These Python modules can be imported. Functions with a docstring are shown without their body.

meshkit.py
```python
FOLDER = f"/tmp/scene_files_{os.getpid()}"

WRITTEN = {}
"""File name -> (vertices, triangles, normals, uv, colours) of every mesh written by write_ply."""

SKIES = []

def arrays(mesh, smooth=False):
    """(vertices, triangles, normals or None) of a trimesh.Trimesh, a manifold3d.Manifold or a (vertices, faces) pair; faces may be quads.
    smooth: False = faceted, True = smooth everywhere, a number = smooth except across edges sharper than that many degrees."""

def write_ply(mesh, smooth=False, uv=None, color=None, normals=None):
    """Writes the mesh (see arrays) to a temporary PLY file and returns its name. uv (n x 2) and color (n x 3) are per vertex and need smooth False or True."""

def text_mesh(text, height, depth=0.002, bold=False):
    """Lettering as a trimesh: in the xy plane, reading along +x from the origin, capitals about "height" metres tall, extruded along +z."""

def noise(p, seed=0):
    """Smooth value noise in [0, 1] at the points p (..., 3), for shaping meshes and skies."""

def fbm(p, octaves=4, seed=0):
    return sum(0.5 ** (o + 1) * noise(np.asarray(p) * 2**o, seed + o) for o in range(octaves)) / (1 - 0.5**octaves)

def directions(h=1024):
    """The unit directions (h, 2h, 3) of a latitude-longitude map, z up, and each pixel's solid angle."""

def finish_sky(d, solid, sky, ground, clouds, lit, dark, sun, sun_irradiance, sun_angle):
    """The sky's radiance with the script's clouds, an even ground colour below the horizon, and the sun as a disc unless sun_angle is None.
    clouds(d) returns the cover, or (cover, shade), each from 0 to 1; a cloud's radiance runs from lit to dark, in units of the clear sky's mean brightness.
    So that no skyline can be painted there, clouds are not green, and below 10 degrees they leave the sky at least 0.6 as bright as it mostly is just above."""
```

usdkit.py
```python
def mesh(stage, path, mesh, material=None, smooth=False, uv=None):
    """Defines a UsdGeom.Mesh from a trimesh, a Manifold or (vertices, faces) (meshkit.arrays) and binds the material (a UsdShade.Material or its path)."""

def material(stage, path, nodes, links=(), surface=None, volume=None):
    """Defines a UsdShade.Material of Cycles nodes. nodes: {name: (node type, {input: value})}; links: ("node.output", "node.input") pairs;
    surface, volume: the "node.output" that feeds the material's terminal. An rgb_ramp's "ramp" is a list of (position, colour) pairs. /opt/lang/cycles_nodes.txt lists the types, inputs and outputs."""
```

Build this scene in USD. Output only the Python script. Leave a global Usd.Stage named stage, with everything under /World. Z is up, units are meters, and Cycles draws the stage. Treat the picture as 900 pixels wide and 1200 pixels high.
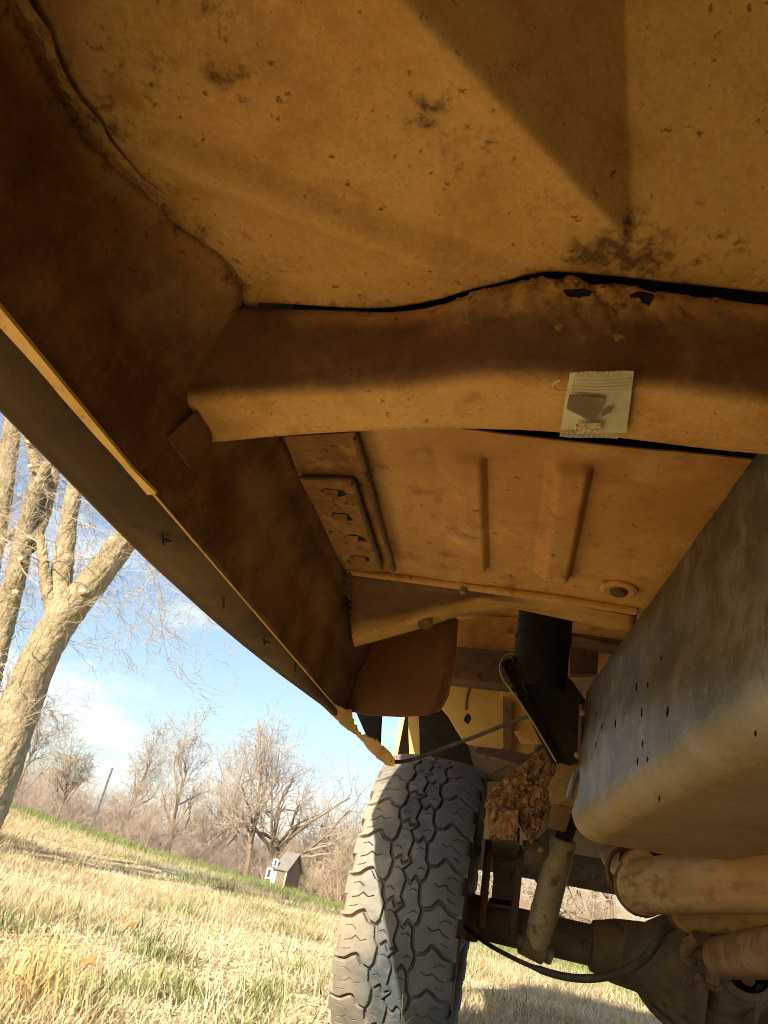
import math, random, sys
import numpy as np, trimesh
from shapely.geometry import Polygon
sys.path.insert(0, "/opt/lang")
import usdkit, meshkit
from pxr import Usd, UsdGeom, UsdLux, UsdShade, Gf, Sdf, Vt

stage = Usd.Stage.CreateInMemory()
UsdGeom.SetStageUpAxis(stage, UsdGeom.Tokens.z)
UsdGeom.SetStageMetersPerUnit(stage, 1.0)
UsdGeom.Xform.Define(stage, '/World'); UsdGeom.Scope.Define(stage, '/World/Looks')
MATS = {}
def lin(r, g, b): return tuple(((c / 255.0 + 0.055) / 1.055) ** 2.4 if c > 10 else c / 3294.6 for c in (r, g, b))

# ------------------------------------------------------------------ camera, sky, sun, exposure
F, CX, CY = 870.0, 450.0, 600.0                   # the photograph's focal length and centre, in its own pixels
VP, ROLL = (585.0, 1075.0), 13.0                  # where the truck's length runs to, and the tilt of the phone
EYE = np.array([0.0, 0.0, 0.42])
EXPOSURE = 1.38
_y = np.array([VP[0] - CX, VP[1] - CY, F]); _y /= np.linalg.norm(_y)
_z = np.cross([math.cos(math.radians(ROLL)), math.sin(math.radians(ROLL)), 0], _y); _z /= np.linalg.norm(_z)
_z = -_z if _z[1] > 0 else _z
ROT = np.array([np.cross(_y, _z), _y, _z])
cam = UsdGeom.Camera.Define(stage, '/World/camera')
cam.CreateHorizontalApertureAttr(36.0); cam.CreateVerticalApertureAttr(48.0); cam.CreateFocalLengthAttr(F / 900 * 36)
cam.CreateClippingRangeAttr(Gf.Vec2f(0.01, 2000)); cam.CreateExposureAttr(EXPOSURE)
m4 = Gf.Matrix4d(1.0)
for i, a in enumerate((ROT[:, 0], -ROT[:, 1], -ROT[:, 2], EYE)):
    m4.SetRow3(i, Gf.Vec3d(*map(float, a)))
cam.AddTransformOp().Set(m4)

SUN = np.array([-0.44, -1.9, 1.0]); SUN /= np.linalg.norm(SUN)
SUN_EL, SUN_ROT = math.asin(SUN[2]), math.atan2(SUN[0], SUN[1])
SUN_I, SKY_S = 1.2, 0.085
def cloud_dir(px, py):
    d = ROT @ np.array([(px - CX) / F, (py - CY) / F, 1.0]); return d / np.linalg.norm(d)
usdkit.material(stage, '/World/Looks/sky_look', {
    'sky': ('sky_texture', {'sky_type': 'single_scattering', 'sun_disc': False, 'sun_elevation': SUN_EL, 'sun_rotation': SUN_ROT, 'air_density': 1.0, 'aerosol_density': 1.6}),
    'tc': ('texture_coordinate', {}), 'map': ('mapping', {'scale': (1.0, 1.0, 2.6)}),
    'n': ('noise_texture', {'scale': 3.1, 'detail': 5.0, 'roughness': 0.56}),
    'r': ('map_range', {'from_min': 0.52, 'from_max': 0.74, 'to_min': 0.0, 'to_max': 0.85, 'clamp': True}),
    'haze': ('mix_color', {'fac': 0.24, 'b': (2.7, 3.5, 4.5)}),
    'mix': ('mix_color', {'b': (7.4, 7.3, 7.1), 'use_clamp': False}),
    'bg': ('background_shader', {'strength': SKY_S})},
    [('tc.generated', 'map.vector'), ('map.vector', 'n.vector'), ('n.fac', 'r.value'), ('r.result', 'mix.fac'),
     ('sky.color', 'haze.a'), ('haze.result', 'mix.a'), ('mix.result', 'bg.color')], surface='bg.background')
dome = UsdLux.DomeLight.Define(stage, '/World/sky')
UsdShade.MaterialBindingAPI.Apply(dome.GetPrim()).Bind(UsdShade.Material.Get(stage, '/World/Looks/sky_look'))
dome.GetPrim().SetCustomDataByKey('kind', 'structure')
sun = UsdLux.DistantLight.Define(stage, '/World/sun')
sun.CreateNormalizeAttr(True); sun.CreateIntensityAttr(SUN_I); sun.CreateAngleAttr(0.55); sun.CreateColorAttr(Gf.Vec3f(1.0, 0.90, 0.74))
_zq = SUN; _xq = np.cross([0, 0, 1], _zq); _xq /= np.linalg.norm(_xq); _yq = np.cross(_zq, _xq)
ms = Gf.Matrix4d(1.0)
for i, a in enumerate((_xq, _yq, _zq)): ms.SetRow3(i, Gf.Vec3d(*map(float, a)))
sun.AddTransformOp().Set(ms)

# ------------------------------------------------------------------ helpers
def ray(px, py): return ROT @ np.array([(px - CX) / F, (py - CY) / F, 1.0])
def at(px, py, ax, val):                          # the point of a plane x, y or z = val that stands at a place of the photograph
    d = ray(px, py); k = 'xyz'.index(ax); return EYE + d * ((val - EYE[k]) / d[k])
def pts(ax, val, *q): return np.array([at(a, b, ax, val) for a, b in q])
def sstep(a, b, x): t = np.clip((np.asarray(x, float) - a) / (b - a), 0, 1); return t * t * (3 - 2 * t)
USED = {}
def numbered(parent, name):
    k = (parent, name); n = USED.get(k, -1) + 1; USED[k] = n
    return f'{parent}/{name}' + (f'_{n:03d}' if n else '')
ORIGIN = {}
def tag(prim, label=None, category=None, group=None, kind=None):
    for k, v in (('label', label), ('category', category), ('group', group), ('kind', kind)):
        if v: prim.SetCustomDataByKey(k, v)
    return prim
def thing(name, loc, label=None, category=None, group=None):
    p = numbered('/World', name); x = UsdGeom.Xform.Define(stage, p); x.AddTranslateOp().Set(Gf.Vec3d(*map(float, loc)))
    ORIGIN[p] = np.array(loc, float)
    return tag(x.GetPrim(), label, category, group)
def path_of(p): return '/World' if p is None else str(p.GetPath())
def obj(name, mesh, mat, parent=None, smooth=30, tan_mix=None, stain=None, **tags):
    par = path_of(parent); p = numbered(par, name)
    o = ORIGIN.get(par, np.zeros(3)); ORIGIN[p] = o
    if isinstance(mesh, trimesh.Trimesh): v, f = mesh.vertices, mesh.faces
    else: v, f = mesh
    if tan_mix is not None:                              # a coated sheet: normals per point, so the order of its points stays
        n2 = trimesh.Trimesh(v, f, process=False); m = usdkit.mesh(stage, p, (np.asarray(v) - o, np.asarray(f)), MATS[mat])
        m.CreateNormalsAttr(Vt.Vec3fArray.FromNumpy(np.asarray(n2.vertex_normals, np.float32))); m.SetNormalsInterpolation('vertex'); coat(m.GetPrim(), tan_mix, stain)
    else: m = usdkit.mesh(stage, p, (np.asarray(v) - o, np.asarray(f)), MATS[mat], smooth=smooth)
    return tag(m.GetPrim(), **tags)
def cat(*ms):
    n = np.cumsum([0] + [len(m.vertices) for m in ms[:-1]])
    return tm(np.concatenate([m.vertices for m in ms]), np.concatenate([m.faces + k for m, k in zip(ms, n)]))
def tm(v, f): return trimesh.Trimesh(np.asarray(v, float), np.asarray(f), process=False)

def sheet(P, t, flip=False):
    """a closed sheet of metal through the grid P (nu, nv, 3), t thick behind it"""
    P = np.asarray(P, float); nu, nv = P.shape[:2]
    du, dv = np.gradient(P, axis=0), np.gradient(P, axis=1)
    n = np.cross(du, dv); n /= np.maximum(np.linalg.norm(n, axis=2, keepdims=True), 1e-9)
    if flip: n = -n
    V = np.concatenate([P.reshape(-1, 3), (P - n * t).reshape(-1, 3)]); N = nu * nv
    idx = np.arange(N).reshape(nu, nv); a, b, c, d = idx[:-1, :-1], idx[1:, :-1], idx[1:, 1:], idx[:-1, 1:]
    top = np.concatenate([np.stack([a, b, c], -1).reshape(-1, 3), np.stack([a, c, d], -1).reshape(-1, 3)])
    bot = top[:, ::-1] + N
    ring = np.concatenate([idx[:, 0], idx[-1, 1:], idx[-2::-1, -1], idx[0, -2:0:-1]]); nx = np.roll(ring, -1)
    side = np.concatenate([np.stack([ring, ring + N, nx + N], -1), np.stack([ring, nx + N, nx], -1)])
    f = np.concatenate([top, bot, side])
    return tm(V, f[:, ::-1] if flip else f)
def tube(path, rad, sides=8, cap=True, flat=None):
    P = np.asarray(path, float); n = len(P); r = np.broadcast_to(np.asarray(rad, float), (n,))
    T = np.gradient(P, axis=0); T /= np.maximum(np.linalg.norm(T, axis=1, keepdims=True), 1e-9)
    up = np.array([0.31, 0.17, 0.93]) if abs(T[0] @ np.array([0.31, 0.17, 0.93])) < 0.9 else np.array([1.0, 0, 0])
    U = np.cross(T, up); U /= np.linalg.norm(U, axis=1, keepdims=True); W = np.cross(T, U)
    a = np.arange(sides) / sides * 2 * np.pi
    V = (P[:, None] + r[:, None, None] * (np.cos(a)[None, :, None] * U[:, None] + np.sin(a)[None, :, None] * W[:, None])).reshape(-1, 3)
    i = np.arange(n - 1)[:, None] * sides; j = np.arange(sides)[None]; k = (j + 1) % sides
    A, B, C, D = i + j, i + k, i + sides + k, i + sides + j
    f = [np.stack([A, C, B], -1).reshape(-1, 3), np.stack([A, D, C], -1).reshape(-1, 3)]
    if cap:
        m = len(V); V = np.vstack([V, P[:1], P[-1:]]); j = np.arange(sides); k = (j + 1) % sides; e = (n - 1) * sides
        f += [np.stack([np.full(sides, m), j, k], -1), np.stack([np.full(sides, m + 1), e + k, e + j], -1)]
    f = np.concatenate(f)
    return tm(V, f[:, ::-1])
def lathe(p0, p1, prof, sides=32, flip=False):
    """prof = (distance along p0->p1, radius) pairs"""
    p0, p1 = np.asarray(p0, float), np.asarray(p1, float); d = (p1 - p0); L = np.linalg.norm(d); d /= L
    path = np.array([p0 + d * s for s, _ in prof]); r = [max(q, 1e-4) for _, q in prof]
    u = np.cross(d, [0, 0, 1.0] if abs(d[2]) < .9 else [1.0, 0, 0]); u /= np.linalg.norm(u); w = np.cross(d, u)
    a = np.arange(sides) / sides * 2 * np.pi
    V = np.concatenate([p + q * (np.cos(a)[:, None] * u + np.sin(a)[:, None] * w) for p, q in zip(path, r)])
    f = []
    for i in range(len(r) - 1):
        j = np.arange(sides); k = (j + 1) % sides; A, B, C, D = i * sides + j, i * sides + k, (i + 1) * sides + k, (i + 1) * sides + j
        f += [np.stack([A, B, C], -1), np.stack([A, C, D], -1)]
    return tm(V, np.concatenate(f))
def plate(poly, t, away=None):
    """flat plate: polygon of 3-D points, thickened away from the eye"""
    P = np.asarray(poly, float); c = P.mean(0); u = P[1] - P[0]; u /= np.linalg.norm(u)
    n = np.zeros(3)
    for i in range(len(P)): n += np.cross(P[i] - c, P[(i + 1) % len(P)] - c)
    n /= np.linalg.norm(n)
    if (EYE - c) @ n < 0: n = -n
    u -= n * (u @ n); u /= np.linalg.norm(u); w = np.cross(n, u)
    g = Polygon([((p - c) @ u, (p - c) @ w) for p in P]).buffer(0)
    if g.geom_type != 'Polygon': g = max(g.geoms, key=lambda q: q.area)
    m = trimesh.creation.extrude_polygon(g, t, engine='earcut')
    V = c + m.vertices[:, :1] * u + m.vertices[:, 1:2] * w + (m.vertices[:, 2:] - t) * n
    return tm(V, m.faces)
def box(c, s, axes=None, ch=0.0):
    m = trimesh.creation.box(s)
    if ch:
        h = np.array(s) / 2
        v = np.array([[sx * (h[0] - (ch if k != 0 else 0)), sy * (h[1] - (ch if k != 1 else 0)), sz * (h[2] - (ch if k != 2 else 0))]
                      for sx in (-1, 1) for sy in (-1, 1) for sz in (-1, 1) for k in range(3)])
        m = trimesh.convex.convex_hull(v)
    V = m.vertices if axes is None else m.vertices @ np.asarray(axes, float)
    return tm(V + np.asarray(c, float), m.faces)
def lump(c, s, seed, sub=3, amp=.35, fr=2.2):
    m = trimesh.creation.icosphere(sub); v = m.vertices
    k = 1 + amp * 2 * (meshkit.fbm(v * fr + 7.3 * seed, 4, seed) - .5)
    return tm(np.asarray(c) + v * k[:, None] * np.asarray(s), m.faces)
def resample(P, n):
    P = np.asarray(P, float); s = np.r_[0, np.cumsum(np.linalg.norm(np.diff(P, axis=0), axis=1))]
    t = np.linspace(0, s[-1], n); return np.stack([np.interp(t, s, P[:, k]) for k in range(P.shape[1])], 1)
def curve(P, n=24):
    from scipy.interpolate import CubicSpline
    P = np.asarray(P, float); s = np.r_[0, np.cumsum(np.linalg.norm(np.diff(P, axis=0), axis=1))]
    return CubicSpline(s, P)(np.linspace(0, s[-1], n))

# ------------------------------------------------------------------ materials
def mat(name, base, layers=(), rough=0.7, spec=0.4, metal=0.0, bump=(), coords='position', trans=0.0, rough_var=0.0, disp=0.004):
    """base colour overlaid by (scale, low, high, colour[, stretch, kind, strength]) noise layers; bump = (scale, weight) pairs"""
    N, L = {}, []
    if coords == 'position': N['g'] = ('geometry', {}); src = 'g.position'
    else: N['g'] = ('texture_coordinate', {}); src = 'g.object'
    prev = None
    for i, l in enumerate(layers):
        sc, lo, hi, col = l[:4]; st = l[4] if len(l) > 4 and l[4] else (1, 1, 1); kind = l[5] if len(l) > 5 else 'noise'; k = l[6] if len(l) > 6 else 1.0
        N[f'm{i}'] = ('mapping', {'scale': tuple(float(q) for q in st), 'location': (1.7 * i + .3, 2.9 * i, .61 * i)}); L.append((src, f'm{i}.vector'))
        N[f'n{i}'] = ('noise_texture', {'scale': float(sc), 'detail': 3.0, 'roughness': 0.66})
        L.append((f'm{i}.vector', f'n{i}.vector'))
        N[f'r{i}'] = ('map_range', {'from_min': float(lo), 'from_max': float(hi), 'to_min': 0.0, 'to_max': float(k), 'clamp': True}); L.append((f'n{i}.fac', f'r{i}.value'))
        N[f'c{i}'] = ('mix_color', {'a': base, 'b': col}); L.append((f'r{i}.result', f'c{i}.fac'))
        if prev: L.append((prev, f'c{i}.a'))
        prev = f'c{i}.result'
    N['p'] = ('principled_bsdf', {'base_color': base, 'roughness': rough, 'specular_ior_level': spec, 'metallic': metal})
    if prev: L.append((prev, 'p.base_color'))
    if rough_var and layers:
        N['rr'] = ('map_range', {'from_min': .3, 'from_max': .7, 'to_min': rough - rough_var, 'to_max': rough + rough_var, 'clamp': True}); L += [('n0.fac', 'rr.value'), ('rr.result', 'p.roughness')]
    nprev = None
    for i, b in enumerate(bump):
        N[f'bn{i}'] = ('noise_texture', {'scale': float(b[0]), 'detail': 2.0, 'roughness': .6}); L.append((src, f'bn{i}.vector'))
        N[f'b{i}'] = ('bump', {'strength': float(b[1]), 'distance': float(b[2]) if len(b) > 2 else disp}); L.append((f'bn{i}.fac', f'b{i}.height'))
        if nprev: L.append((nprev, f'b{i}.normal'))
        nprev = f'b{i}.normal'
    if nprev: L.append((nprev, 'p.normal'))
    surf = 'p.BSDF'
    if trans:
        N['t'] = ('translucent_bsdf', {'color': base}); N['mx'] = ('mix_closure', {'fac': trans}); L += [('p.BSDF', 'mx.closure1'), ('t.BSDF', 'mx.closure2')]
        if prev: L.append((prev, 't.color'))
        surf = 'mx.closure'
    MATS[name] = usdkit.material(stage, '/World/Looks/' + name, N, L, surface=surf)
SPK = (.035, .018, .010)
mat('floor_paint', (.53, .27, .068), [(3.2, .40, .64, (.41, .18, .040)), (9, .50, .70, (.60, .345, .11)), (22, .54, .68, (.33, .135, .034)), (150, .46, .66, (.42, .20, .05), None, 'noise', .7), (75, .64, .74, (.11, .047, .018)), (140, .70, .80, SPK)],
    rough=.62, bump=((60, .25, .0012), (260, .3, .0006)))
mat('sill_paint', (.15, .066, .026), [(4, .42, .7, (.09, .040, .018)), (11, .5, .72, (.21, .098, .036)), (30, .6, .75, (.10, .045, .02)), (120, .68, .8, SPK)], rough=.7, bump=((50, .3, .0012), (220, .3, .0006)))
mat('crust_rust', (.36, .19, .065), [(26, .42, .62, (.20, .085, .03)), (48, .5, .68, (.50, .31, .13)), (90, .52, .66, (.07, .03, .015))], rough=.9, bump=((70, 1.0, .006), (200, .8, .003)))
mat('mud', (.085, .055, .032), [(40, .45, .65, (.15, .10, .055)), (90, .55, .7, (.03, .02, .012))], rough=.95, bump=((90, 1.0, .006),))
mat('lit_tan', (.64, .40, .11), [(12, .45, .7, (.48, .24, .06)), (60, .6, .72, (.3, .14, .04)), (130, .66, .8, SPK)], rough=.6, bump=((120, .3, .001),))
usdkit.material(stage, '/World/Looks/coated_paint', {
    'g': ('geometry', {}), 'ad': ('attribute', {'attribute': 'tan_mix'}), 'as': ('attribute', {'attribute': 'stain'}),
    'n0': ('noise_texture', {'scale': 3.2, 'detail': 3.0, 'roughness': .66}), 'n1': ('noise_texture', {'scale': 10.0, 'detail': 6.0, 'roughness': .74}), 'n2': ('noise_texture', {'scale': 85.0, 'detail': 4.0, 'roughness': .7}), 'n3': ('noise_texture', {'scale': 300.0, 'detail': 2.0, 'roughness': .7}),
    'gr': ('map_range', {'from_min': .3, 'from_max': .7, 'to_min': .91, 'to_max': 1.07}), 'g2': ('map_range', {'from_min': .3, 'from_max': .7, 'to_min': .90, 'to_max': 1.08}), 'gm': ('math', {'math_type': 'multiply'}), 'gc': ('combine_color', {}), 'gx': ('mix_color', {'blend_type': 'multiply', 'fac': 1.0, 'use_clamp': False}),
    'tan': ('rgb_ramp', {'ramp': [(.30, (.36, .155, .034)), (.45, (.52, .265, .068)), (.60, (.56, .315, .095)), (.72, (.42, .19, .044))]}),
    'tan2': ('rgb_ramp', {'ramp': [(.28, (.30, .12, .026)), (.42, (.47, .235, .056)), (.52, (.57, .32, .095)), (.60, (.61, .355, .115)), (.68, (.38, .16, .038)), (.78, (.22, .085, .022))]}), 'tm': ('mix_color', {'fac': .62}),
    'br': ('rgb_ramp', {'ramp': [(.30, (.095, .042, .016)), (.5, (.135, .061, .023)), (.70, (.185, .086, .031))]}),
    'a1': ('map_range', {'from_min': .28, 'from_max': .72, 'to_min': -.16, 'to_max': .16}), 'a2': ('math', {'math_type': 'add', 'use_clamp': True}), 'cm': ('mix_color', {}),
    's1': ('map_range', {'from_min': .34, 'from_max': .66, 'to_min': -.42, 'to_max': .42}), 's2': ('math', {'math_type': 'add'}), 's3': ('map_range', {'from_min': .30, 'from_max': 1.0, 'to_min': 0.0, 'to_max': .9, 'clamp': True}), 'sm': ('mix_color', {'b': (.085, .036, .014)}),
    'sp': ('map_range', {'from_min': .63, 'from_max': .70, 'to_min': 0.0, 'to_max': .75, 'clamp': True}), 'sx': ('mix_color', {'b': (.09, .038, .015)}),
    'b1': ('bump', {'strength': .28, 'distance': .0012}), 'b3': ('bump', {'strength': .25, 'distance': .0005}), 'p': ('principled_bsdf', {'roughness': .7, 'specular_ior_level': .2})},
    [('g.position', 'n0.vector'), ('g.position', 'n1.vector'), ('g.position', 'n2.vector'), ('n0.fac', 'tan.fac'), ('n1.fac', 'tan2.fac'), ('tan.color', 'tm.a'), ('tan2.color', 'tm.b'), ('n1.fac', 'br.fac'), ('n1.fac', 'a1.value'), ('ad.fac', 'a2.value1'), ('a1.result', 'a2.value2'),
     ('a2.value', 'cm.fac'), ('br.color', 'cm.a'), ('tm.result', 'cm.b'), ('n2.fac', 's1.value'), ('as.fac', 's2.value1'), ('s1.result', 's2.value2'), ('s2.value', 's3.value'), ('s3.result', 'sm.fac'), ('cm.result', 'sm.a'),
     ('n2.fac', 'sp.value'), ('sp.result', 'sx.fac'), ('sm.result', 'sx.a'), ('g.position', 'n3.vector'), ('n2.fac', 'gr.value'), ('n3.fac', 'g2.value'), ('gr.result', 'gm.value1'), ('g2.result', 'gm.value2'), ('gm.value', 'gc.r'), ('gm.value', 'gc.g'), ('gm.value', 'gc.b'), ('sx.result', 'gx.a'), ('gc.color', 'gx.b'), ('gx.result', 'p.base_color'), ('n2.fac', 'b1.height'), ('n3.fac', 'b3.height'), ('b1.normal', 'b3.normal'), ('b3.normal', 'p.normal')], surface='p.BSDF')
MATS['coated_paint'] = UsdShade.Material.Get(stage, '/World/Looks/coated_paint')
def coat(prim, tan_mix, stain=None):                   # share of tan over brown in the paint, and rust stains: one value per grid point, same on the back
    pv = UsdGeom.PrimvarsAPI(prim); n = len(UsdGeom.Mesh(prim).GetPointsAttr().Get())
    for nm, a in (('tan_mix', tan_mix), ('stain', stain)):
        a = np.zeros(n // 2) if a is None else np.asarray(a, float).ravel()
        pv.CreatePrimvar(nm, Sdf.ValueTypeNames.FloatArray, 'vertex').Set(Vt.FloatArray.FromNumpy(np.concatenate([a, a])[:n].astype(np.float32)))
mat('ledge_paint', (.30, .145, .042), [(8, .42, .64, (.20, .088, .027)), (30, .5, .68, (.38, .20, .065)), (60, .58, .70, (.07, .035, .016))], rough=.8, spec=.2, bump=((60, .6, .0025),))
mat('black_undercoat', (.016, .012, .008), [(8, .45, .7, (.028, .021, .012)), (60, .55, .7, (.010, .008, .006))], rough=.75, spec=.15, bump=((70, .5, .002),))
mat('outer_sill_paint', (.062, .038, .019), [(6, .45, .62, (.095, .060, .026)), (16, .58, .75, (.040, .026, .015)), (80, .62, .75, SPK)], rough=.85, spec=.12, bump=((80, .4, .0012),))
mat('yellow_primer', (.48, .31, .075), [(5, .45, .7, (.40, .23, .05)), (30, .6, .72, (.36, .2, .06)), (90, .67, .76, SPK)], rough=.6, bump=((80, .3, .001),))
mat('drip', (.016, .011, .007), [], rough=.95, spec=.05)
mat('dark_rust', (.105, .055, .028), [(10, .42, .65, (.16, .085, .036)), (40, .55, .7, (.05, .028, .016)), (110, .6, .72, (.2, .11, .05))], rough=.8, bump=((80, .6, .0025),))
mat('flaking_rust', (.17, .085, .034), [(55, .40, .60, (.33, .17, .06)), (38, .52, .64, (.035, .02, .012)), (120, .6, .7, (.45, .26, .1))], rough=.9, bump=((90, 1.0, .008), (240, .7, .003)))
usdkit.material(stage, '/World/Looks/tank_metal', {
    'g': ('geometry', {}), 'sep': ('separate_xyz', {}), 'm1': ('mapping', {'scale': (1, 1, .8)}),
    'n0': ('noise_texture', {'scale': 4.0, 'detail': 3.0, 'roughness': .65}), 'n1': ('noise_texture', {'scale': 24.0, 'detail': 6.0, 'roughness': .72}), 'n2': ('noise_texture', {'scale': 90.0, 'detail': 4.0, 'roughness': .72}),
    'c0': ('rgb_ramp', {'ramp': [(.32, (.042, .034, .020)), (.45, (.105, .095, .073)), (.55, (.165, .16, .145)), (.68, (.060, .048, .027))]}),
    'r1': ('map_range', {'from_min': .47, 'from_max': .60, 'to_min': 0.0, 'to_max': .75, 'clamp': True}), 'x1': ('mix_color', {'b': (.060, .050, .032)}),
    'r2': ('map_range', {'from_min': .54, 'from_max': .68, 'to_min': 0.0, 'to_max': .38, 'clamp': True}), 'x2': ('mix_color', {'b': (.26, .24, .19)}),
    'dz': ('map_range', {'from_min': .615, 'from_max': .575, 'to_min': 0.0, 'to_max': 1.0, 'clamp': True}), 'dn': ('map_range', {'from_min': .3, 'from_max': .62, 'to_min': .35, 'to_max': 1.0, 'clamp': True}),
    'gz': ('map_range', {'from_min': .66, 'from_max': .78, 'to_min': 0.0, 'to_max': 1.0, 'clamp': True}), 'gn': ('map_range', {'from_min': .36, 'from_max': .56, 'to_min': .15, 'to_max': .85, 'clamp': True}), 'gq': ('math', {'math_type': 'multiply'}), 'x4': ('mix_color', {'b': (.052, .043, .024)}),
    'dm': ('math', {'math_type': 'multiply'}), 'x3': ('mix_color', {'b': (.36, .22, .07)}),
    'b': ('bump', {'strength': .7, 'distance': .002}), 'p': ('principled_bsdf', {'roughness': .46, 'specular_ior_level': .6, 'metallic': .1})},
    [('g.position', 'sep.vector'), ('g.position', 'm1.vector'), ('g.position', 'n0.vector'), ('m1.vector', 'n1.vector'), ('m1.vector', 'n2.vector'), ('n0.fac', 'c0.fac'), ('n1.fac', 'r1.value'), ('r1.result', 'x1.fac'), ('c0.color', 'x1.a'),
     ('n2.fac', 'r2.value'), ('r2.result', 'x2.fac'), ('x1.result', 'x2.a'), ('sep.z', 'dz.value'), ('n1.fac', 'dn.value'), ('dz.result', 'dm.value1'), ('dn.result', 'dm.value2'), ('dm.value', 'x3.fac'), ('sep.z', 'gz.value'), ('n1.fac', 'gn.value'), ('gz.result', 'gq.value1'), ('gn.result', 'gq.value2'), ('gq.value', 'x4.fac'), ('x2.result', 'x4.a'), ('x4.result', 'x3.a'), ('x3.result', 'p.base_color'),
     ('n2.fac', 'b.height'), ('b.normal', 'p.normal')], surface='p.BSDF')
MATS['tank_metal'] = UsdShade.Material.Get(stage, '/World/Looks/tank_metal')
mat('exhaust_metal', (.42, .275, .115), [(5, .4, .66, (.31, .18, .06), (1, .3, 1)), (24, .48, .66, (.22, .12, .042), (1.6, .4, 1.6)), (80, .64, .76, (.25, .13, .05))], rough=.55, metal=.15, bump=((90, .25, .0008),))
mat('shaft_metal', (.24, .145, .062), [(9, .42, .66, (.16, .09, .036)), (50, .5, .7, (.11, .06, .025))], rough=.7, spec=.2, bump=((90, .4, .001),))
mat('axle_metal', (.095, .066, .036), [(9, .42, .66, (.15, .105, .055)), (34, .55, .7, (.05, .035, .02)), (120, .62, .75, (.22, .16, .09))], rough=.75, bump=((70, .6, .002), (220, .4, .001)))
mat('shock_paint', (.25, .20, .115), [(7, .42, .66, (.16, .115, .055)), (26, .58, .7, (.06, .042, .025)), (90, .58, .70, (.11, .075, .04))], rough=.55, bump=((90, .25, .001),))
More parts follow.
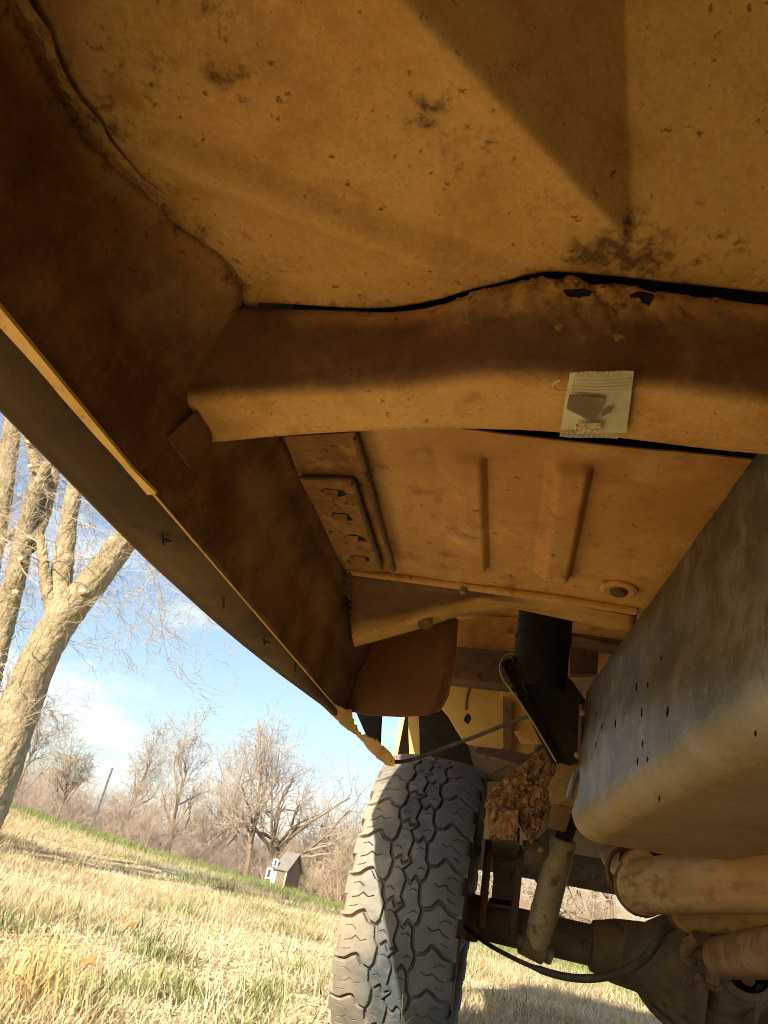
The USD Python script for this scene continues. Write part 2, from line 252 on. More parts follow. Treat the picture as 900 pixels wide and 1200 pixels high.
usdkit.material(stage, '/World/Looks/rubber', {
    'g': ('geometry', {}), 'sep': ('separate_xyz', {}), 'n0': ('noise_texture', {'scale': 9.0, 'detail': 3.0, 'roughness': .66}), 'n1': ('noise_texture', {'scale': 60.0, 'detail': 3.0, 'roughness': .66}), 'n2': ('noise_texture', {'scale': 320.0, 'detail': 2.0, 'roughness': .6}),
    'c': ('rgb_ramp', {'ramp': [(.3, (.050, .058, .066)), (.5, (.074, .084, .092)), (.68, (.104, .110, .112))]}),
    'dx': ('map_range', {'from_min': -.205, 'from_max': -.290, 'to_min': -.10, 'to_max': .42}), 'dn': ('map_range', {'from_min': .3, 'from_max': .7, 'to_min': -.35, 'to_max': .35}), 'd': ('math', {'math_type': 'add', 'use_clamp': True}),  # tan rising toward the outer side, warm sunlight put into the colour
    'x': ('mix_color', {'b': (.27, .225, .155)}), 'e': ('map_range', {'from_min': .60, 'from_max': .74, 'to_min': 0.0, 'to_max': .4, 'clamp': True}), 'y': ('mix_color', {'b': (.20, .165, .115)}),
    'b': ('bump', {'strength': .5, 'distance': .0012}), 'b2': ('bump', {'strength': .35, 'distance': .0005}), 'p': ('principled_bsdf', {'roughness': .58, 'specular_ior_level': .5})},
    [('g.position', 'sep.vector'), ('g.position', 'n0.vector'), ('g.position', 'n1.vector'), ('g.position', 'n2.vector'), ('n0.fac', 'c.fac'), ('sep.x', 'dx.value'), ('n0.fac', 'dn.value'), ('dx.result', 'd.value1'), ('dn.result', 'd.value2'),
     ('d.value', 'x.fac'), ('c.color', 'x.a'), ('n1.fac', 'e.value'), ('e.result', 'y.fac'), ('x.result', 'y.a'), ('y.result', 'p.base_color'), ('n1.fac', 'b.height'), ('n2.fac', 'b2.height'), ('b.normal', 'b2.normal'), ('b2.normal', 'p.normal')], surface='p.BSDF')
MATS['rubber'] = UsdShade.Material.Get(stage, '/World/Looks/rubber')
mat('rubber_mud', (.035, .027, .018), [(18, .42, .62, (.075, .055, .032)), (70, .5, .66, (.016, .012, .009))], rough=.9, bump=((60, .8, .004),))
mat('hose_rubber', (.045, .034, .02), [(30, .5, .7, (.09, .068, .036))], rough=.7, bump=((200, .4, .001),))
mat('bolt_metal', (.26, .2, .12), [(80, .5, .7, (.13, .08, .04))], rough=.55, metal=.4)
mat('packet_paper', (.58, .51, .33), [(30, .5, .72, (.60, .50, .28)), (120, .62, .74, (.5, .4, .2))], rough=.5, bump=((90, .5, .0015),))
mat('packet_window', (.17, .135, .075), [(60, .5, .7, (.22, .18, .1))], rough=.25)
mat('packet_print', (.42, .33, .17), [(420, .5, .58, (.62, .54, .34), (1, 1, 1)), (300, .56, .62, (.22, .12, .06))], rough=.5)
mat('net_thread', (.52, .43, .27), [], rough=.7)
mat('body_paint', (.30, .24, .14), [(3, .4, .7, (.24, .18, .1))], rough=.4)
mat('bark', (.25, .20, .115), [(16, .42, .62, (.175, .135, .075), (2.2, 2.2, .55)), (5, .5, .72, (.33, .275, .17)), (48, .55, .7, (.11, .085, .05), (2, 2, .5)), (20, .68, .74, (.50, .46, .34))], rough=.95, bump=((22, 1.0, .02), (70, .7, .008)))
mat('pale_twig', (.34, .275, .19), [], rough=.9)
mat('brown_twig', (.20, .13, .085), [], rough=.9)
mat('far_bark', (.17, .125, .08), [(2, .45, .7, (.11, .08, .052)), (9, .5, .7, (.23, .175, .115))], rough=.95, bump=((9, .6, .03),))
mat('far_twig', (.30, .25, .19), [(.7, .4, .7, (.23, .19, .145))], rough=.95)
mat('brush_twig', (.36, .285, .195), [(.5, .4, .7, (.27, .19, .12))], rough=.95)
mat('brush_pink', (.32, .255, .20), [(.5, .4, .7, (.23, .172, .135))], rough=.95)
mat('straw', (.45, .36, .20), [(1.3, .42, .66, (.34, .255, .13)), (5, .5, .72, (.53, .45, .285))], rough=.8)
mat('straw_pale', (.49, .42, .27), [(1.3, .45, .7, (.60, .47, .25))], rough=.8)
mat('straw_grey', (.45, .36, .22), [(2, .45, .7, (.33, .25, .14))], rough=.85)
mat('straw_orange', (.47, .33, .14), [(9, .45, .7, (.40, .25, .095))], rough=.8)
mat('green_blade', (.125, .155, .040), [(4, .42, .7, (.24, .23, .085)), (15, .55, .72, (.085, .115, .03))], rough=.7)
mat('dead_leaf', (.40, .19, .065), [(40, .5, .7, (.28, .12, .04))], rough=.7, trans=.2)
mat('post_metal', (.050, .055, .045), [(14, .5, .7, (.09, .085, .065))], rough=.6)
mat('white_paint', (.80, .78, .70), [(6, .55, .75, (.66, .62, .52))], rough=.5)
mat('shed_board', (.17, .135, .095), [(5, .45, .7, (.125, .10, .07)), (30, .5, .7, (.20, .16, .11))], rough=.85)
mat('shed_roof', (.17, .15, .13), [(4, .45, .7, (.13, .115, .10))], rough=.85)
mat('glass_dark', (.05, .06, .065), [], rough=.1, spec=.6)
mat('gravel_grey', (.33, .32, .31), [(5, .42, .62, (.18, .17, .165)), (16, .5, .64, (.46, .44, .40)), (3, .55, .7, (.42, .35, .2))], rough=.9, bump=((14, 1, .05),))

# ------------------------------------------------------------------ the land
AZ = [-180, -90, -34, -28, -22, -11, 1, 7.5, 60, 180]; ZR = [0, .5, .36, .17, .0, -.22, -.05, .03, .1, 0]
def land(x, y):
    d = np.hypot(x, y); az = np.degrees(np.arctan2(x, y)); zr = np.interp(az, AZ, ZR)
    z = sstep(6, 24, d) * zr
    z = z - .045 * np.clip(d - 26, 0, 34) - .004 * np.clip(d - 60, 0, 400)
    p = np.stack([np.asarray(x, float), np.asarray(y, float), np.zeros_like(z)], -1)
    return z + (meshkit.fbm(p * 1.1, 3, 5) - .5) * .07 * sstep(.6, 3, d) * (1 + .0 * d)
def green_from(az): return np.interp(az, [-90, -34, -16, -8, 1, 10, 60], [17, 17.5, 15.5, 13, 9.5, 8.5, 9])
rad = np.r_[np.linspace(0, 3, 25)[1:], np.geomspace(3.1, 30, 90), np.geomspace(31, 900, 40)]; ang = np.linspace(-np.pi, np.pi, 361)[:-1]
RR, AA = np.meshgrid(rad, ang, indexing='ij'); gx, gy = RR * np.sin(AA), RR * np.cos(AA); gz = land(gx, gy)
V = np.concatenate([np.stack([gx, gy, gz], -1).reshape(-1, 3), [[0, 0, land(np.zeros(1), np.zeros(1))[0]]]]); na = len(ang)
i = np.arange(len(rad) - 1)[:, None] * na; j = np.arange(na)[None]; k = (j + 1) % na
Fg = np.concatenate([np.stack([i + j, i + na + j, i + na + k], -1).reshape(-1, 3), np.stack([i + j, i + na + k, i + k], -1).reshape(-1, 3),
                     np.stack([np.full(na, len(V) - 1), j[0], k[0]], -1)])
Fg = Fg[:, ::-1]
dd = np.hypot(V[:, 0], V[:, 1]); az = np.degrees(np.arctan2(V[:, 0], V[:, 1])); gf = green_from(az)
gmask = sstep(-1.2, 1.0, dd - gf + 2.2 * (meshkit.fbm(V * .7, 3, 9) - .5)) * (1 - sstep(30, 38, dd))
wood = sstep(30, 40, dd)
usdkit.material(stage, '/World/Looks/field_soil', {
    'g': ('geometry', {}), 'n': ('noise_texture', {'scale': 2.2, 'detail': 4.0, 'roughness': .7}), 'n2': ('noise_texture', {'scale': 24.0, 'detail': 3.0, 'roughness': .7}),
    'st': ('rgb_ramp', {'ramp': [(.30, (.30, .22, .11)), (.48, (.50, .38, .19)), (.62, (.60, .48, .26)), (.75, (.42, .36, .14))]}),
    'fx': ('mix_color', {'fac': .5}), 'fine': ('rgb_ramp', {'ramp': [(.32, (.22, .16, .08)), (.5, (.50, .39, .20)), (.68, (.68, .56, .33))]}),
    'gr': ('rgb_ramp', {'ramp': [(.3, (.13, .19, .04)), (.55, (.24, .29, .07)), (.75, (.36, .36, .13))]}),
    'a': ('attribute', {'attribute': 'green'}), 'w': ('attribute', {'attribute': 'wood'}),
    'm': ('mix_color', {}), 'm2': ('mix_color', {'b': (.24, .17, .105)}), 'b': ('bump', {'strength': .9, 'distance': .05}), 'p': ('principled_bsdf', {'roughness': .95, 'specular_ior_level': .1})},
    [('g.position', 'n.vector'), ('g.position', 'n2.vector'), ('n.fac', 'st.fac'), ('n2.fac', 'fine.fac'), ('st.color', 'fx.a'), ('fine.color', 'fx.b'), ('n.fac', 'gr.fac'), ('a.fac', 'm.fac'), ('fx.result', 'm.a'), ('gr.color', 'm.b'),
     ('w.fac', 'm2.fac'), ('m.result', 'm2.a'), ('m2.result', 'p.base_color'), ('n2.fac', 'b.height'), ('b.normal', 'p.normal')], surface='p.BSDF')
MATS['field_soil'] = UsdShade.Material.Get(stage, '/World/Looks/field_soil')
obj('ground', (V, Fg), 'field_soil', kind='structure')
gm = UsdGeom.PrimvarsAPI(stage.GetPrimAtPath('/World/ground'))
for nm, arr in (('green', gmask), ('wood', wood)):
    gm.CreatePrimvar(nm, Sdf.ValueTypeNames.FloatArray, 'vertex').Set(Vt.FloatArray.FromNumpy(arr.astype(np.float32)))

# ------------------------------------------------------------------ the truck
truck = thing('truck', (.45, .5, 0), 'rusty tan truck seen from underneath, mud tyre and worn floor pans', 'truck')
# -- front floor pan: an added fold fans forward from the crossmember, shaping a wedge of shade
APEX = np.array([.037, .404]); AL, AR = math.radians(41.8), math.radians(14.0); KR = 1.0
seam_y = [-1.2, .226, .27, .314, .336, .386, .424, .462, .60]; seam_xv = [-.385, -.367, -.368, -.366, -.355, -.326, -.291, -.283, -.283]
def seam_x(y): return np.interp(y, seam_y, seam_xv) + .010 * (meshkit.fbm(np.stack([np.asarray(y) * 48, 0 * np.asarray(y), 0 * np.asarray(y)], -1), 4, 3) - .5)
def floor_z(x, y):
    q = np.stack([x - APEX[0], y - APEX[1]], -1); r = np.hypot(q[..., 0], q[..., 1]); th = np.arctan2(-q[..., 0], -q[..., 1])
    s = np.clip((AL - th) / (AL - AR), 0, 1); behind = y > APEX[1]
    fan = KR * r * s
    right = KR * np.clip(-(q[..., 1]), 0, .35) / math.cos(AR)
    rise = np.where(th < AR, right, fan); rise = np.where(behind, 0, rise)
    yc = np.interp(x, [-.40, -.345, -.244, -.13, -.076, -.02, .1, 2], [.30, .314, .359, .416, .431, .45, .47, .48])
    drop = .07 * np.clip(y - yc, 0, .08) * sstep(0, .02, y - yc)
    drop = drop + (.012 * np.exp(-((y - yc) / .018) ** 2) - .006 * np.exp(-((y - yc + .022) / .012) ** 2)) * sstep(-.36, -.28, x) * sstep(.0, -.12, x)
    p = np.stack([x, y, np.zeros_like(x)], -1)
    dent = (meshkit.fbm(p * 5, 3, 2) - .5) * .010 + (meshkit.fbm(p * 30, 3, 4) - .5) * .0016
    return .87 + np.minimum(rise, .30) - drop + dent
# -- crossmember: hat section, bowed, crusted at the middle
xs = np.r_[np.linspace(-.346, .16, 142), np.linspace(.18, 1.2, 12)]
def ip(q): q = np.array(sorted(map(tuple, q))); return np.interp(xs, q[:, 0], q[:, 1])
y_t = ip([(-.34, .488), (-.24, .482), (-.16, .482), (-.106, .470), (-.077, .451), (-.023, .436), (.049, .441), (.143, .449), (1.2, .45)])
y_f = ip([(-.34, .545), (-.184, .50), (-.065, .463), (.025, .458), (.148, .473), (1.2, .48)])
y_r = ip([(-.354, .611), (-.243, .578), (-.113, .543), (-.002, .533), (.151, .537), (1.2, .54)])
from scipy.ndimage import gaussian_filter1d
y_t, y_f, y_r = (gaussian_filter1d(a, 4, mode='nearest') for a in (y_t, y_f, y_r))
yy = np.r_[np.linspace(0, .8, 30), np.linspace(.806, 1, 150)]; u = np.r_[np.linspace(0, .52, 210), np.linspace(.54, 1.72, 30)]
Y = np.repeat((-1.2 + 1.66 * yy)[:, None], len(u), 1); X = seam_x(Y[:, 0])[:, None] + u[None]
for _ in range(3): Y = -1.2 + (np.interp(X, xs, y_t) - .004 + 1.2) * yy[:, None]; X = seam_x(Y.ravel()).reshape(Y.shape) + u[None]
Zf = floor_z(X, Y); sta = np.zeros_like(X)
for a, b, rx, k in ((262, 84, .014, .8), (284, 88, .010, .75), (286, 112, .006, .7), (505, 122, .010, .8), (498, 142, .011, .8), (515, 150, .008, .6), (722, 290, .022, 1.0), (695, 300, .020, .95), (752, 302, .024, .95), (735, 268, .010, .7),
                    (160, 75, .030, .42), (60, 60, .018, .5), (120, 120, .012, .6), (140, 150, .012, .6), (200, 215, .012, .55), (240, 260, .012, .5), (335, 300, .02, .35), (855, 300, .02, .35), (250, 5, .012, .6), (555, 180, .03, .33)):
    c = at(a, b, 'z', .87); sta = np.maximum(sta, 1.0 * k * np.exp(-((X - c[0]) ** 2 + (1.6 * (Y - c[1])) ** 2) / (2 * rx * rx)))
sta = np.maximum(sta, .8 * np.exp(-(np.interp(X, xs, y_t) - Y) / .012)); sta = np.maximum(sta, .62 * np.exp(-(X - X[:, :1]) / .012))
obj('floor_pan', sheet(np.stack([X, Y, Zf], -1), .002, flip=True), 'coated_paint', truck, tan_mix=1.08 - .35 * np.exp(-(X - X[:, :1]) / .05) - 1.3 * np.clip(meshkit.fbm(np.stack([X * 11, Y * 11, 0 * X], -1), 4, 17) - .50, 0, 1) * sstep(.1, -.3, X) - .22 * sstep(.35, .24, Y) * sstep(-.1, -.33, X), stain=sta)
zb = .79 + 0 * xs
prof = [(0, .004), (.05, .0), (.25, .0), (.5, .0), (.72, .0), (.86, .003), (.93, .008), (.975, .016), (1.0, .026)]
rows = [np.stack([xs, y_t + .06, np.full_like(xs, .885)], 1), np.stack([xs, y_t + .006, np.full_like(xs, .862)], 1)]
zt = .857
for s in np.linspace(0.02, .84, 14): rows.append(np.stack([xs, y_t + (y_f - y_t) * s * .9, zt + (zb - zt) * s], 1))
for a in np.linspace(15, 90, 8):
    a = math.radians(a); R0 = .013
    cy, cz = y_t + (y_f - y_t) * .84 * .9 + R0 * 1.0, zt + (zb - zt) * .84
    rows.append(np.stack([xs, cy - R0 * math.cos(a), cz - (zt - zb) * .16 * math.sin(a)], 1))
b0 = rows[-1][:, 1]
for s in np.linspace(.12, .97, 9): rows.append(np.stack([xs, b0 + (y_r - b0) * s, zb], 1))
rows.append(np.stack([xs, y_r + .001, zb + .004], 1)); rows.append(np.stack([xs, y_r + .002, zb + .03], 1)); rows.append(np.stack([xs, y_r + .002, np.full_like(xs, .88)], 1))
G = np.array(rows)
crust = np.exp(-((xs - .0) / .085) ** 2)[None] * np.interp(np.arange(len(rows)), [0, 2, 6, 12, 30], [1, 1, .9, 0, 0])[:, None]
nz = meshkit.fbm(G * np.array([90, 60, 90]), 4, 11) - .45
G[..., 1] -= crust * (nz * .018 + .004); G[..., 2] += (meshkit.fbm(G * 8, 3, 12) - .5) * .006
ri = np.arange(len(rows), dtype=float)[:, None]; fr = np.clip((ri - 2) / 13, 0, 2.2)           # 0 at the top edge, 1 at the lower corner
du = np.maximum(np.maximum(.62 * np.exp(-(fr / .22) ** 2) * sstep(-.34, -.1, xs)[None], 1.0 * np.exp(-(fr / .34) ** 2) * np.exp(-((xs - .02) / .11) ** 2)[None]), sstep(1.12, 1.62, fr + 0 * xs[None] - .10 * np.exp(-((xs + .1) / .12) ** 2)[None]))  # browner down the front face, tan along the bottom and at the crust
st = .62 * np.exp(-((xs - .0) / .10) ** 2)[None] * np.exp(-(fr / .5) ** 2)
obj('floor_crossmember', sheet(G.transpose(1, 0, 2), .003), 'coated_paint', truck, tan_mix=du.T, stain=st.T)
# crust patch with two rusted-through notches along the top edge
cr = []
for q in range(230):
    rr = random.Random(q); x = max(-.13, min(.15, rr.gauss(.012, .06))); k = int(np.argmin(abs(xs - x)))
    p = G[2 + min(10, int(abs(rr.gauss(0, 3.6)))), k] + [rr.uniform(-.002, .002), 0, rr.uniform(-.002, .002)]; cr.append(lump(p + [0, .0015, 0], np.array([.0042, .0026, .0032]) * rr.uniform(.4, 1.7), q, 1, .6, 2))
obj('rust_scale', cat(*cr), 'ledge_paint', truck, kind='stuff')
cr = []
for q in range(420):                                # caked dirt along the seam of floor and sill
    rr = random.Random(q + 900); y = rr.uniform(.22, .465); dx = abs(rr.gauss(0, .014)); x = float(seam_x(np.array([y]))[0]) + .006 - dx
    cr.append(lump((x, y, .8645 - .35 * max(0, dx - .008)), np.array([.0034, .004, .0022]) * rr.uniform(.35, 1.5), q, 1, .6, 2))
obj('caked_dirt', cat(*cr), 'ledge_paint', truck, kind='stuff')
for n, (a, b) in enumerate(((677, 350), (752, 355))):
    rr = random.Random(n + 2); sh = [(-16, -9), (-6, -12), (6, -11), (17, -8), (11, 0), (6, 9), (1, 15 - 3 * n), (-4, 8), (-9, 1)]
    obj('rusted_notch', plate([at(a + x * rr.uniform(.85, 1.1), b + y * rr.uniform(.85, 1.1), 'y', np.interp(at(a, b, 'y', .44)[0], xs, y_t) + .0005 * y - .003) for x, y in sh], .012), 'drip', truck)
# left end flap of the crossmember, bent on to the sill
fl = np.array([at(212, 445, 'z', .80), at(250, 370, 'z', .862), at(258, 460, 'z', .80), at(240, 515, 'z', .795)])
obj('crossmember_flap', cat(plate(fl, .003), plate([at(198, 512, 'x', -.346), at(238, 476, 'x', -.336), at(250, 516, 'x', -.336), at(222, 548, 'x', -.346)], .003)), 'sill_paint', truck)
# -- rear floor pan with two stamped ribs
xr = np.r_[np.linspace(-.233, .16, 210), np.linspace(.18, 1.3, 14)]; yr = np.linspace(.0, 1.0, 130)
y0 = np.where(xs[0] > 9, 0, np.interp(xr, [-.3, -.13, -.10, .0, .15, 1.3], [.64, .64, .664, .668, .668, .668])); Y = y0[None] + (1.10 - y0)[None] * yr[:, None]; X = np.repeat(xr[None], len(yr), 0)
def rib(xl, xr_, ya, yb, h, soft): return -h * sstep(xl - soft, xl + soft * .8, X) * (1 - sstep(xr_ - .006, xr_ + .003, X)) * sstep(ya - .006, ya + .006, Y) * (1 - sstep(yb - .006, yb + .004, Y))
P3 = np.stack([X, Y, 0 * X], -1)
Z = .87 + rib(-.115, -.076 + 0 * Y, .715, 1.015, .012, .022) + rib(.002, .041, .712, 1.012, .015, .012) + (meshkit.fbm(P3 * 6, 3, 21) - .5) * .008 + (meshkit.fbm(P3 * 34, 3, 22) - .5) * .0014
obj('rear_floor_pan', sheet(np.stack([X, Y, Z], -1).transpose(1, 0, 2), .002, flip=False), 'floor_paint', truck)
lipc = np.array([at(a, b, 'z', .864) for a, b in ((408, 669), (470, 677), (560, 689), (650, 701), (745, 716))])
obj('pan_hem', cat(tube(resample(lipc, 20), .0065, 10), tube(resample(lipc + [0, .012, .002], 20), .004, 8)), 'floor_paint', truck)
# -- bracket ledge with four torn slots beside the pan
led = pts('z', .860, (333, 512), (416, 507), (463, 671), (405, 668), (372, 616))
lg = obj('sill_bracket', plate(led, .004), 'ledge_paint', truck)
inner = pts('z', .853, (352, 561), (413, 563), (446, 669), (408, 667))
obj('slotted_plate', plate(inner, .005), 'ledge_paint', truck)
for a, b in (((417, 513), (462, 668)), ((414, 566), (447, 666))):
    q = resample(pts('z', .852, a, b), 12); obj('bracket_fold', tube(q, .0035, 8), 'dark_rust', truck)
q = resample(pts('z', .851, (350, 560), (412, 562)), 8); obj('bracket_fold', tube(q, .0022, 8), 'dark_rust', truck)
for n, (a, b) in enumerate(((391, 578), (402, 606), (415, 631), (424, 655))):
    c = at(a, b, 'z', .8525); rr = random.Random(n)
    sh = [(c + [.017 * math.cos(t) * rr.uniform(.6, 1.1), .013 * math.sin(t) * rr.uniform(.6, 1.1), 0]) for t in np.linspace(0, 2 * math.pi, 10)[:-1]]
    s_ = obj('slot', plate(sh, .001), 'black_undercoat', truck)
    tb = np.array([c + [-.012, -.009, -.001], c + [.008, -.011, -.001], c + [.009, -.006, -.007 - .004 * rr.random()], c + [-.009, -.003, -.008]])
    obj('torn_tab', plate(tb, .0012), 'ledge_paint', s_)
# -- sill: inner panel, bright hem, outer skin
ys = np.linspace(-1.2, 1.42, 170)
lipx = np.interp(ys, [-1.2, .33, .564, .873, 1.296, 1.45], [-.375, -.365, -.358, -.35, -.34, -.335])
outx = np.interp(ys, [-1.2, .418, .62, .72, .895, 1.0, 1.137, 1.319, 1.45], [-.425, -.424, -.425, -.424, -.413, -.402, -.383, -.350, -.342])
sx = np.where(ys < .47, seam_x(np.minimum(ys, .47)), np.interp(ys, [.47, .52, .7, 1.1, 1.5], [-.287, -.300, -.312, -.308, -.305]))
rows = []
for t in np.linspace(0, 1, 30):
    zz = .868 - .168 * t
    bul = .014 * math.sin(math.pi * min(1, t * 1.0)) - .016 * np.exp(-((t - .12) / .12) ** 2)
    x = sx + (lipx - sx) * sstep(0, .55, t) + bul * .5
    rows.append(np.stack([x, ys, np.full_like(ys, zz)], 1))
top_ = np.stack([sx + .012 + .010 * (meshkit.fbm(np.stack([ys * 45, ys * 0, ys * 0], -1), 3, 8)), ys, np.full_like(ys, .8635)], 1)
rows.insert(0, top_)
G2 = np.array(rows); G2[..., 0] += (meshkit.fbm(G2 * 9, 3, 31) - .5) * .012
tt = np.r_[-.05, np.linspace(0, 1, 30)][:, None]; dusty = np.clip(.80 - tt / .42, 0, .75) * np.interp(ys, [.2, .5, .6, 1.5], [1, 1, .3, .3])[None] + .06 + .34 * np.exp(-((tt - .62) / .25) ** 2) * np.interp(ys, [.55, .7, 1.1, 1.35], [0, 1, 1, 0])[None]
obj('inner_sill', sheet(G2.transpose(1, 0, 2), .002, flip=False), 'coated_paint', truck, tan_mix=dusty.T, stain=(.55 * np.exp(-(tt / .12) ** 2) + 0 * dusty).T)
lp = np.stack([lipx + .0015, ys, np.full_like(ys, .6985)], 1)
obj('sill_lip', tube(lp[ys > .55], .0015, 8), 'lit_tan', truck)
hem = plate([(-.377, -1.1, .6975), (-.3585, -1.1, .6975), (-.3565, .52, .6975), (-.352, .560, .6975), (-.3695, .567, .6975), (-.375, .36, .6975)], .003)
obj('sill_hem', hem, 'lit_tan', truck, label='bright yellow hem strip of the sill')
rows = [np.stack([lipx - .002, ys, np.full_like(ys, .701)], 1)]
for t in (.15, .35, .55, .75, .9): rows.append(np.stack([lipx + (outx - lipx) * t, ys, .700 - .010 * math.sin(t * 2.4) - .0 * ys], 1))
rows += [np.stack([outx, ys, np.full_like(ys, .690)], 1), np.stack([outx - .004, ys, np.full_like(ys, .6905)], 1), np.stack([outx - .010, ys, np.full_like(ys, .70)], 1), np.stack([np.minimum(outx - .02, -.43), ys, np.full_like(ys, .76)], 1), np.stack([np.full_like(ys, -.46), ys, np.full_like(ys, .90)], 1)]
G3 = np.array(rows); G3[:7, :, 2] += (meshkit.fbm(G3[:7] * 12, 3, 41) - .5) * .006
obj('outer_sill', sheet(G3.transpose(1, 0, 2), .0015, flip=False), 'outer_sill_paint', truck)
for n, (a, b) in enumerate(((190, 630), (262, 702), (309, 750), (346, 778))):
    c = at(a, b, 'z', .688); rr = random.Random(n + 5)
    parts = [plate([c + [-.003, -.003, .001], c + [.002, -.006, .001], c + [.002, .004, -.007 - .004 * (n % 2)]], .0015)]
    if n % 2 == 0: parts.append(plate([c + [-.001, 0, 0], c + [.010, .003, -.002], c + [.001, .006, -.003]], .0015))
    obj('torn_clip', cat(*parts), 'black_undercoat', truck)
obj('loose_wire', tube(curve([at(345, 590, 'x', -.325), at(370, 642, 'x', -.328), at(392, 675, 'x', -.325)], 12), .0016, 6), 'lit_tan', truck)
# -- second crossmember: tapering gusset, with drain hole
g_top = [at(a, b, 'z', .862) for a, b in ((412, 671), (480, 680), (560, 691), (650, 704), (745, 722))]
g_mid = [at(412, 742, 'y', 1.235), at(480, 722, 'y', 1.215), at(560, 698, 'y', 1.185), at(650, 712, 'y', 1.19), at(745, 730, 'y', 1.19)]
g_bot = [at(415, 757, 'y', 1.285), at(480, 739, 'y', 1.28), at(545, 718, 'y', 1.27), at(600, 711, 'y', 1.27), at(745, 742, 'y', 1.27)]
rows = [resample(g_top, 40)]
A, B, C = resample(g_top, 40), resample(g_mid, 40), resample(g_bot, 40)
rows = [A + (B - A) * t for t in np.linspace(0, .9, 8)] + [B * (1 - t) ** 2 + 2 * 0 + (2 * t * (1 - t)) * B + C * t ** 2 for t in np.linspace(.3, 1, 8)]
rows.append(C + [0, .003, .02]); rows.append(C + [0, .004, .09])
G4 = np.array(rows); fr = np.r_[np.linspace(0, .9, 8), np.linspace(1, 1.7, 8), 1.8, 1.8][:, None]; hx = np.linspace(0, 1, 40)[None]
obj('rear_crossmember', sheet(G4.transpose(1, 0, 2), .003), 'coated_paint', truck, tan_mix=np.maximum(sstep(.75, 1.15, fr), .95 * sstep(.45, .75, hx) + 0 * fr).T)  # browner front face, tan underneath and towards the right end
dh = at(498, 730, 'y', 1.245); nn = np.array([0, -.5, -.85])
obj('drain_plug', lathe(dh - nn * .002, dh + nn * .004, [(0, .014), (.004, .014), (.005, .011), (.006, .0105), (.004, .006), (.004, .0001)], 20), 'dark_rust', truck)
p = at(543, 690, 'z', .858); obj('bolt', lathe(p, p + [0, 0, -.008], [(0, .006), (.006, .006), (.008, .004), (.008, 0)], 8), 'bolt_metal', truck)
p = at(725, 690, 'z', .866)
gr = obj('grommet', lathe(p, p + [0, 0, -.02], [(0, .027), (.003, .026), (.005, .021), (.004, .017), (.003, .012)], 28), 'floor_paint', truck)
obj('grommet_plug', lathe(p, p + [0, 0, -.02], [(0, .0125), (.009, .011), (.011, .007), (.011, 0)], 20), 'dark_rust', gr)
# -- splash plate in front of the wheel, with a folded edge
pl = pts('y', 1.42, (400, 700), (470, 690), (537, 726), (534, 770), (526, 815), (516, 833), (500, 838), (470, 840), (430, 838), (404, 832))
obj('splash_plate', plate(pl, .003), 'splash_paint' if 'splash_paint' in MATS else 'dark_orange', truck) if False else None
mat('splash_paint', (.17, .070, .022), [(5, .42, .7, (.125, .05, .018)), (24, .56, .72, (.21, .092, .028)), (110, .68, .78, SPK)], rough=.6, bump=((60, .25, .001), (200, .25, .0005)))
obj('splash_plate', plate(pl, .003), 'splash_paint', truck)
obj('splash_plate_fold', cat(plate([at(536, 728, 'y', 1.417), at(534, 775, 'y', 1.417), at(525, 818, 'y', 1.417), at(500, 839, 'y', 1.417), at(512, 822, 'y', 1.41), at(526, 775, 'y', 1.41), at(530, 728, 'y', 1.41)], .002)), 'splash_paint', truck)
# -- mud packed into the corner of sill and splash plate
mu = []
for q in range(60):
    rr = random.Random(q + 100); t = rr.random(); a = 412 - 10 * t + rr.gauss(0, 4 + 3 * t); b = 672 + 105 * t
    mu.append(lump(at(a, b, 'y', 1.10 + .28 * t), np.array([.010, .011, .012]) * rr.uniform(.4, 1.25), q, 2, .55, 2.4))
obj('packed_mud', cat(*mu), 'mud', truck, kind='stuff')
# -- torn wheel-arch lip
up = np.array([at(a, b, 'y', y) for a, b, y in ((388, 820, 1.32), (402, 830, 1.37), (411, 832, 1.40), (415, 846, 1.44), (421, 858, 1.48), (430, 862, 1.50), (445, 870, 1.55), (456, 880, 1.60), (463, 890, 1.63), (462, 897, 1.64))])
dn = np.array([at(a, b, 'y', y) for a, b, y in ((380, 822, 1.33), (390, 836, 1.38), (398, 848, 1.41), (408, 855, 1.45), (416, 860, 1.48), (424, 868, 1.52), (432, 878, 1.57), (442, 888, 1.61), (452, 895, 1.64), (458, 898, 1.645))])
n_ = 60; U, D = resample(up, n_), resample(dn, n_); Gt = np.array([U + (D - U) * t for t in np.linspace(0, 1, 10)])
Gt += ((meshkit.fbm(Gt * 55, 3, 51) - .5) * .007)[..., None] * np.array([.3, .4, 1.0]); jag = (meshkit.noise(np.stack([np.arange(n_) * .9, 0 * np.arange(n_), 0 * np.arange(n_)], -1), 6) - .5) * .012
Gt[0, :, 2] += jag * np.linspace(0, 1, n_); Gt[1, :, 2] += .5 * jag * np.linspace(0, 1, n_)
obj('torn_arch_lip', sheet(Gt.transpose(1, 0, 2), .0018), 'lit_tan', truck)
obj('arch_brace', plate(pts('y', 1.75, (416, 832), (446, 836), (444, 874), (430, 864)), .03), 'black_undercoat', truck)
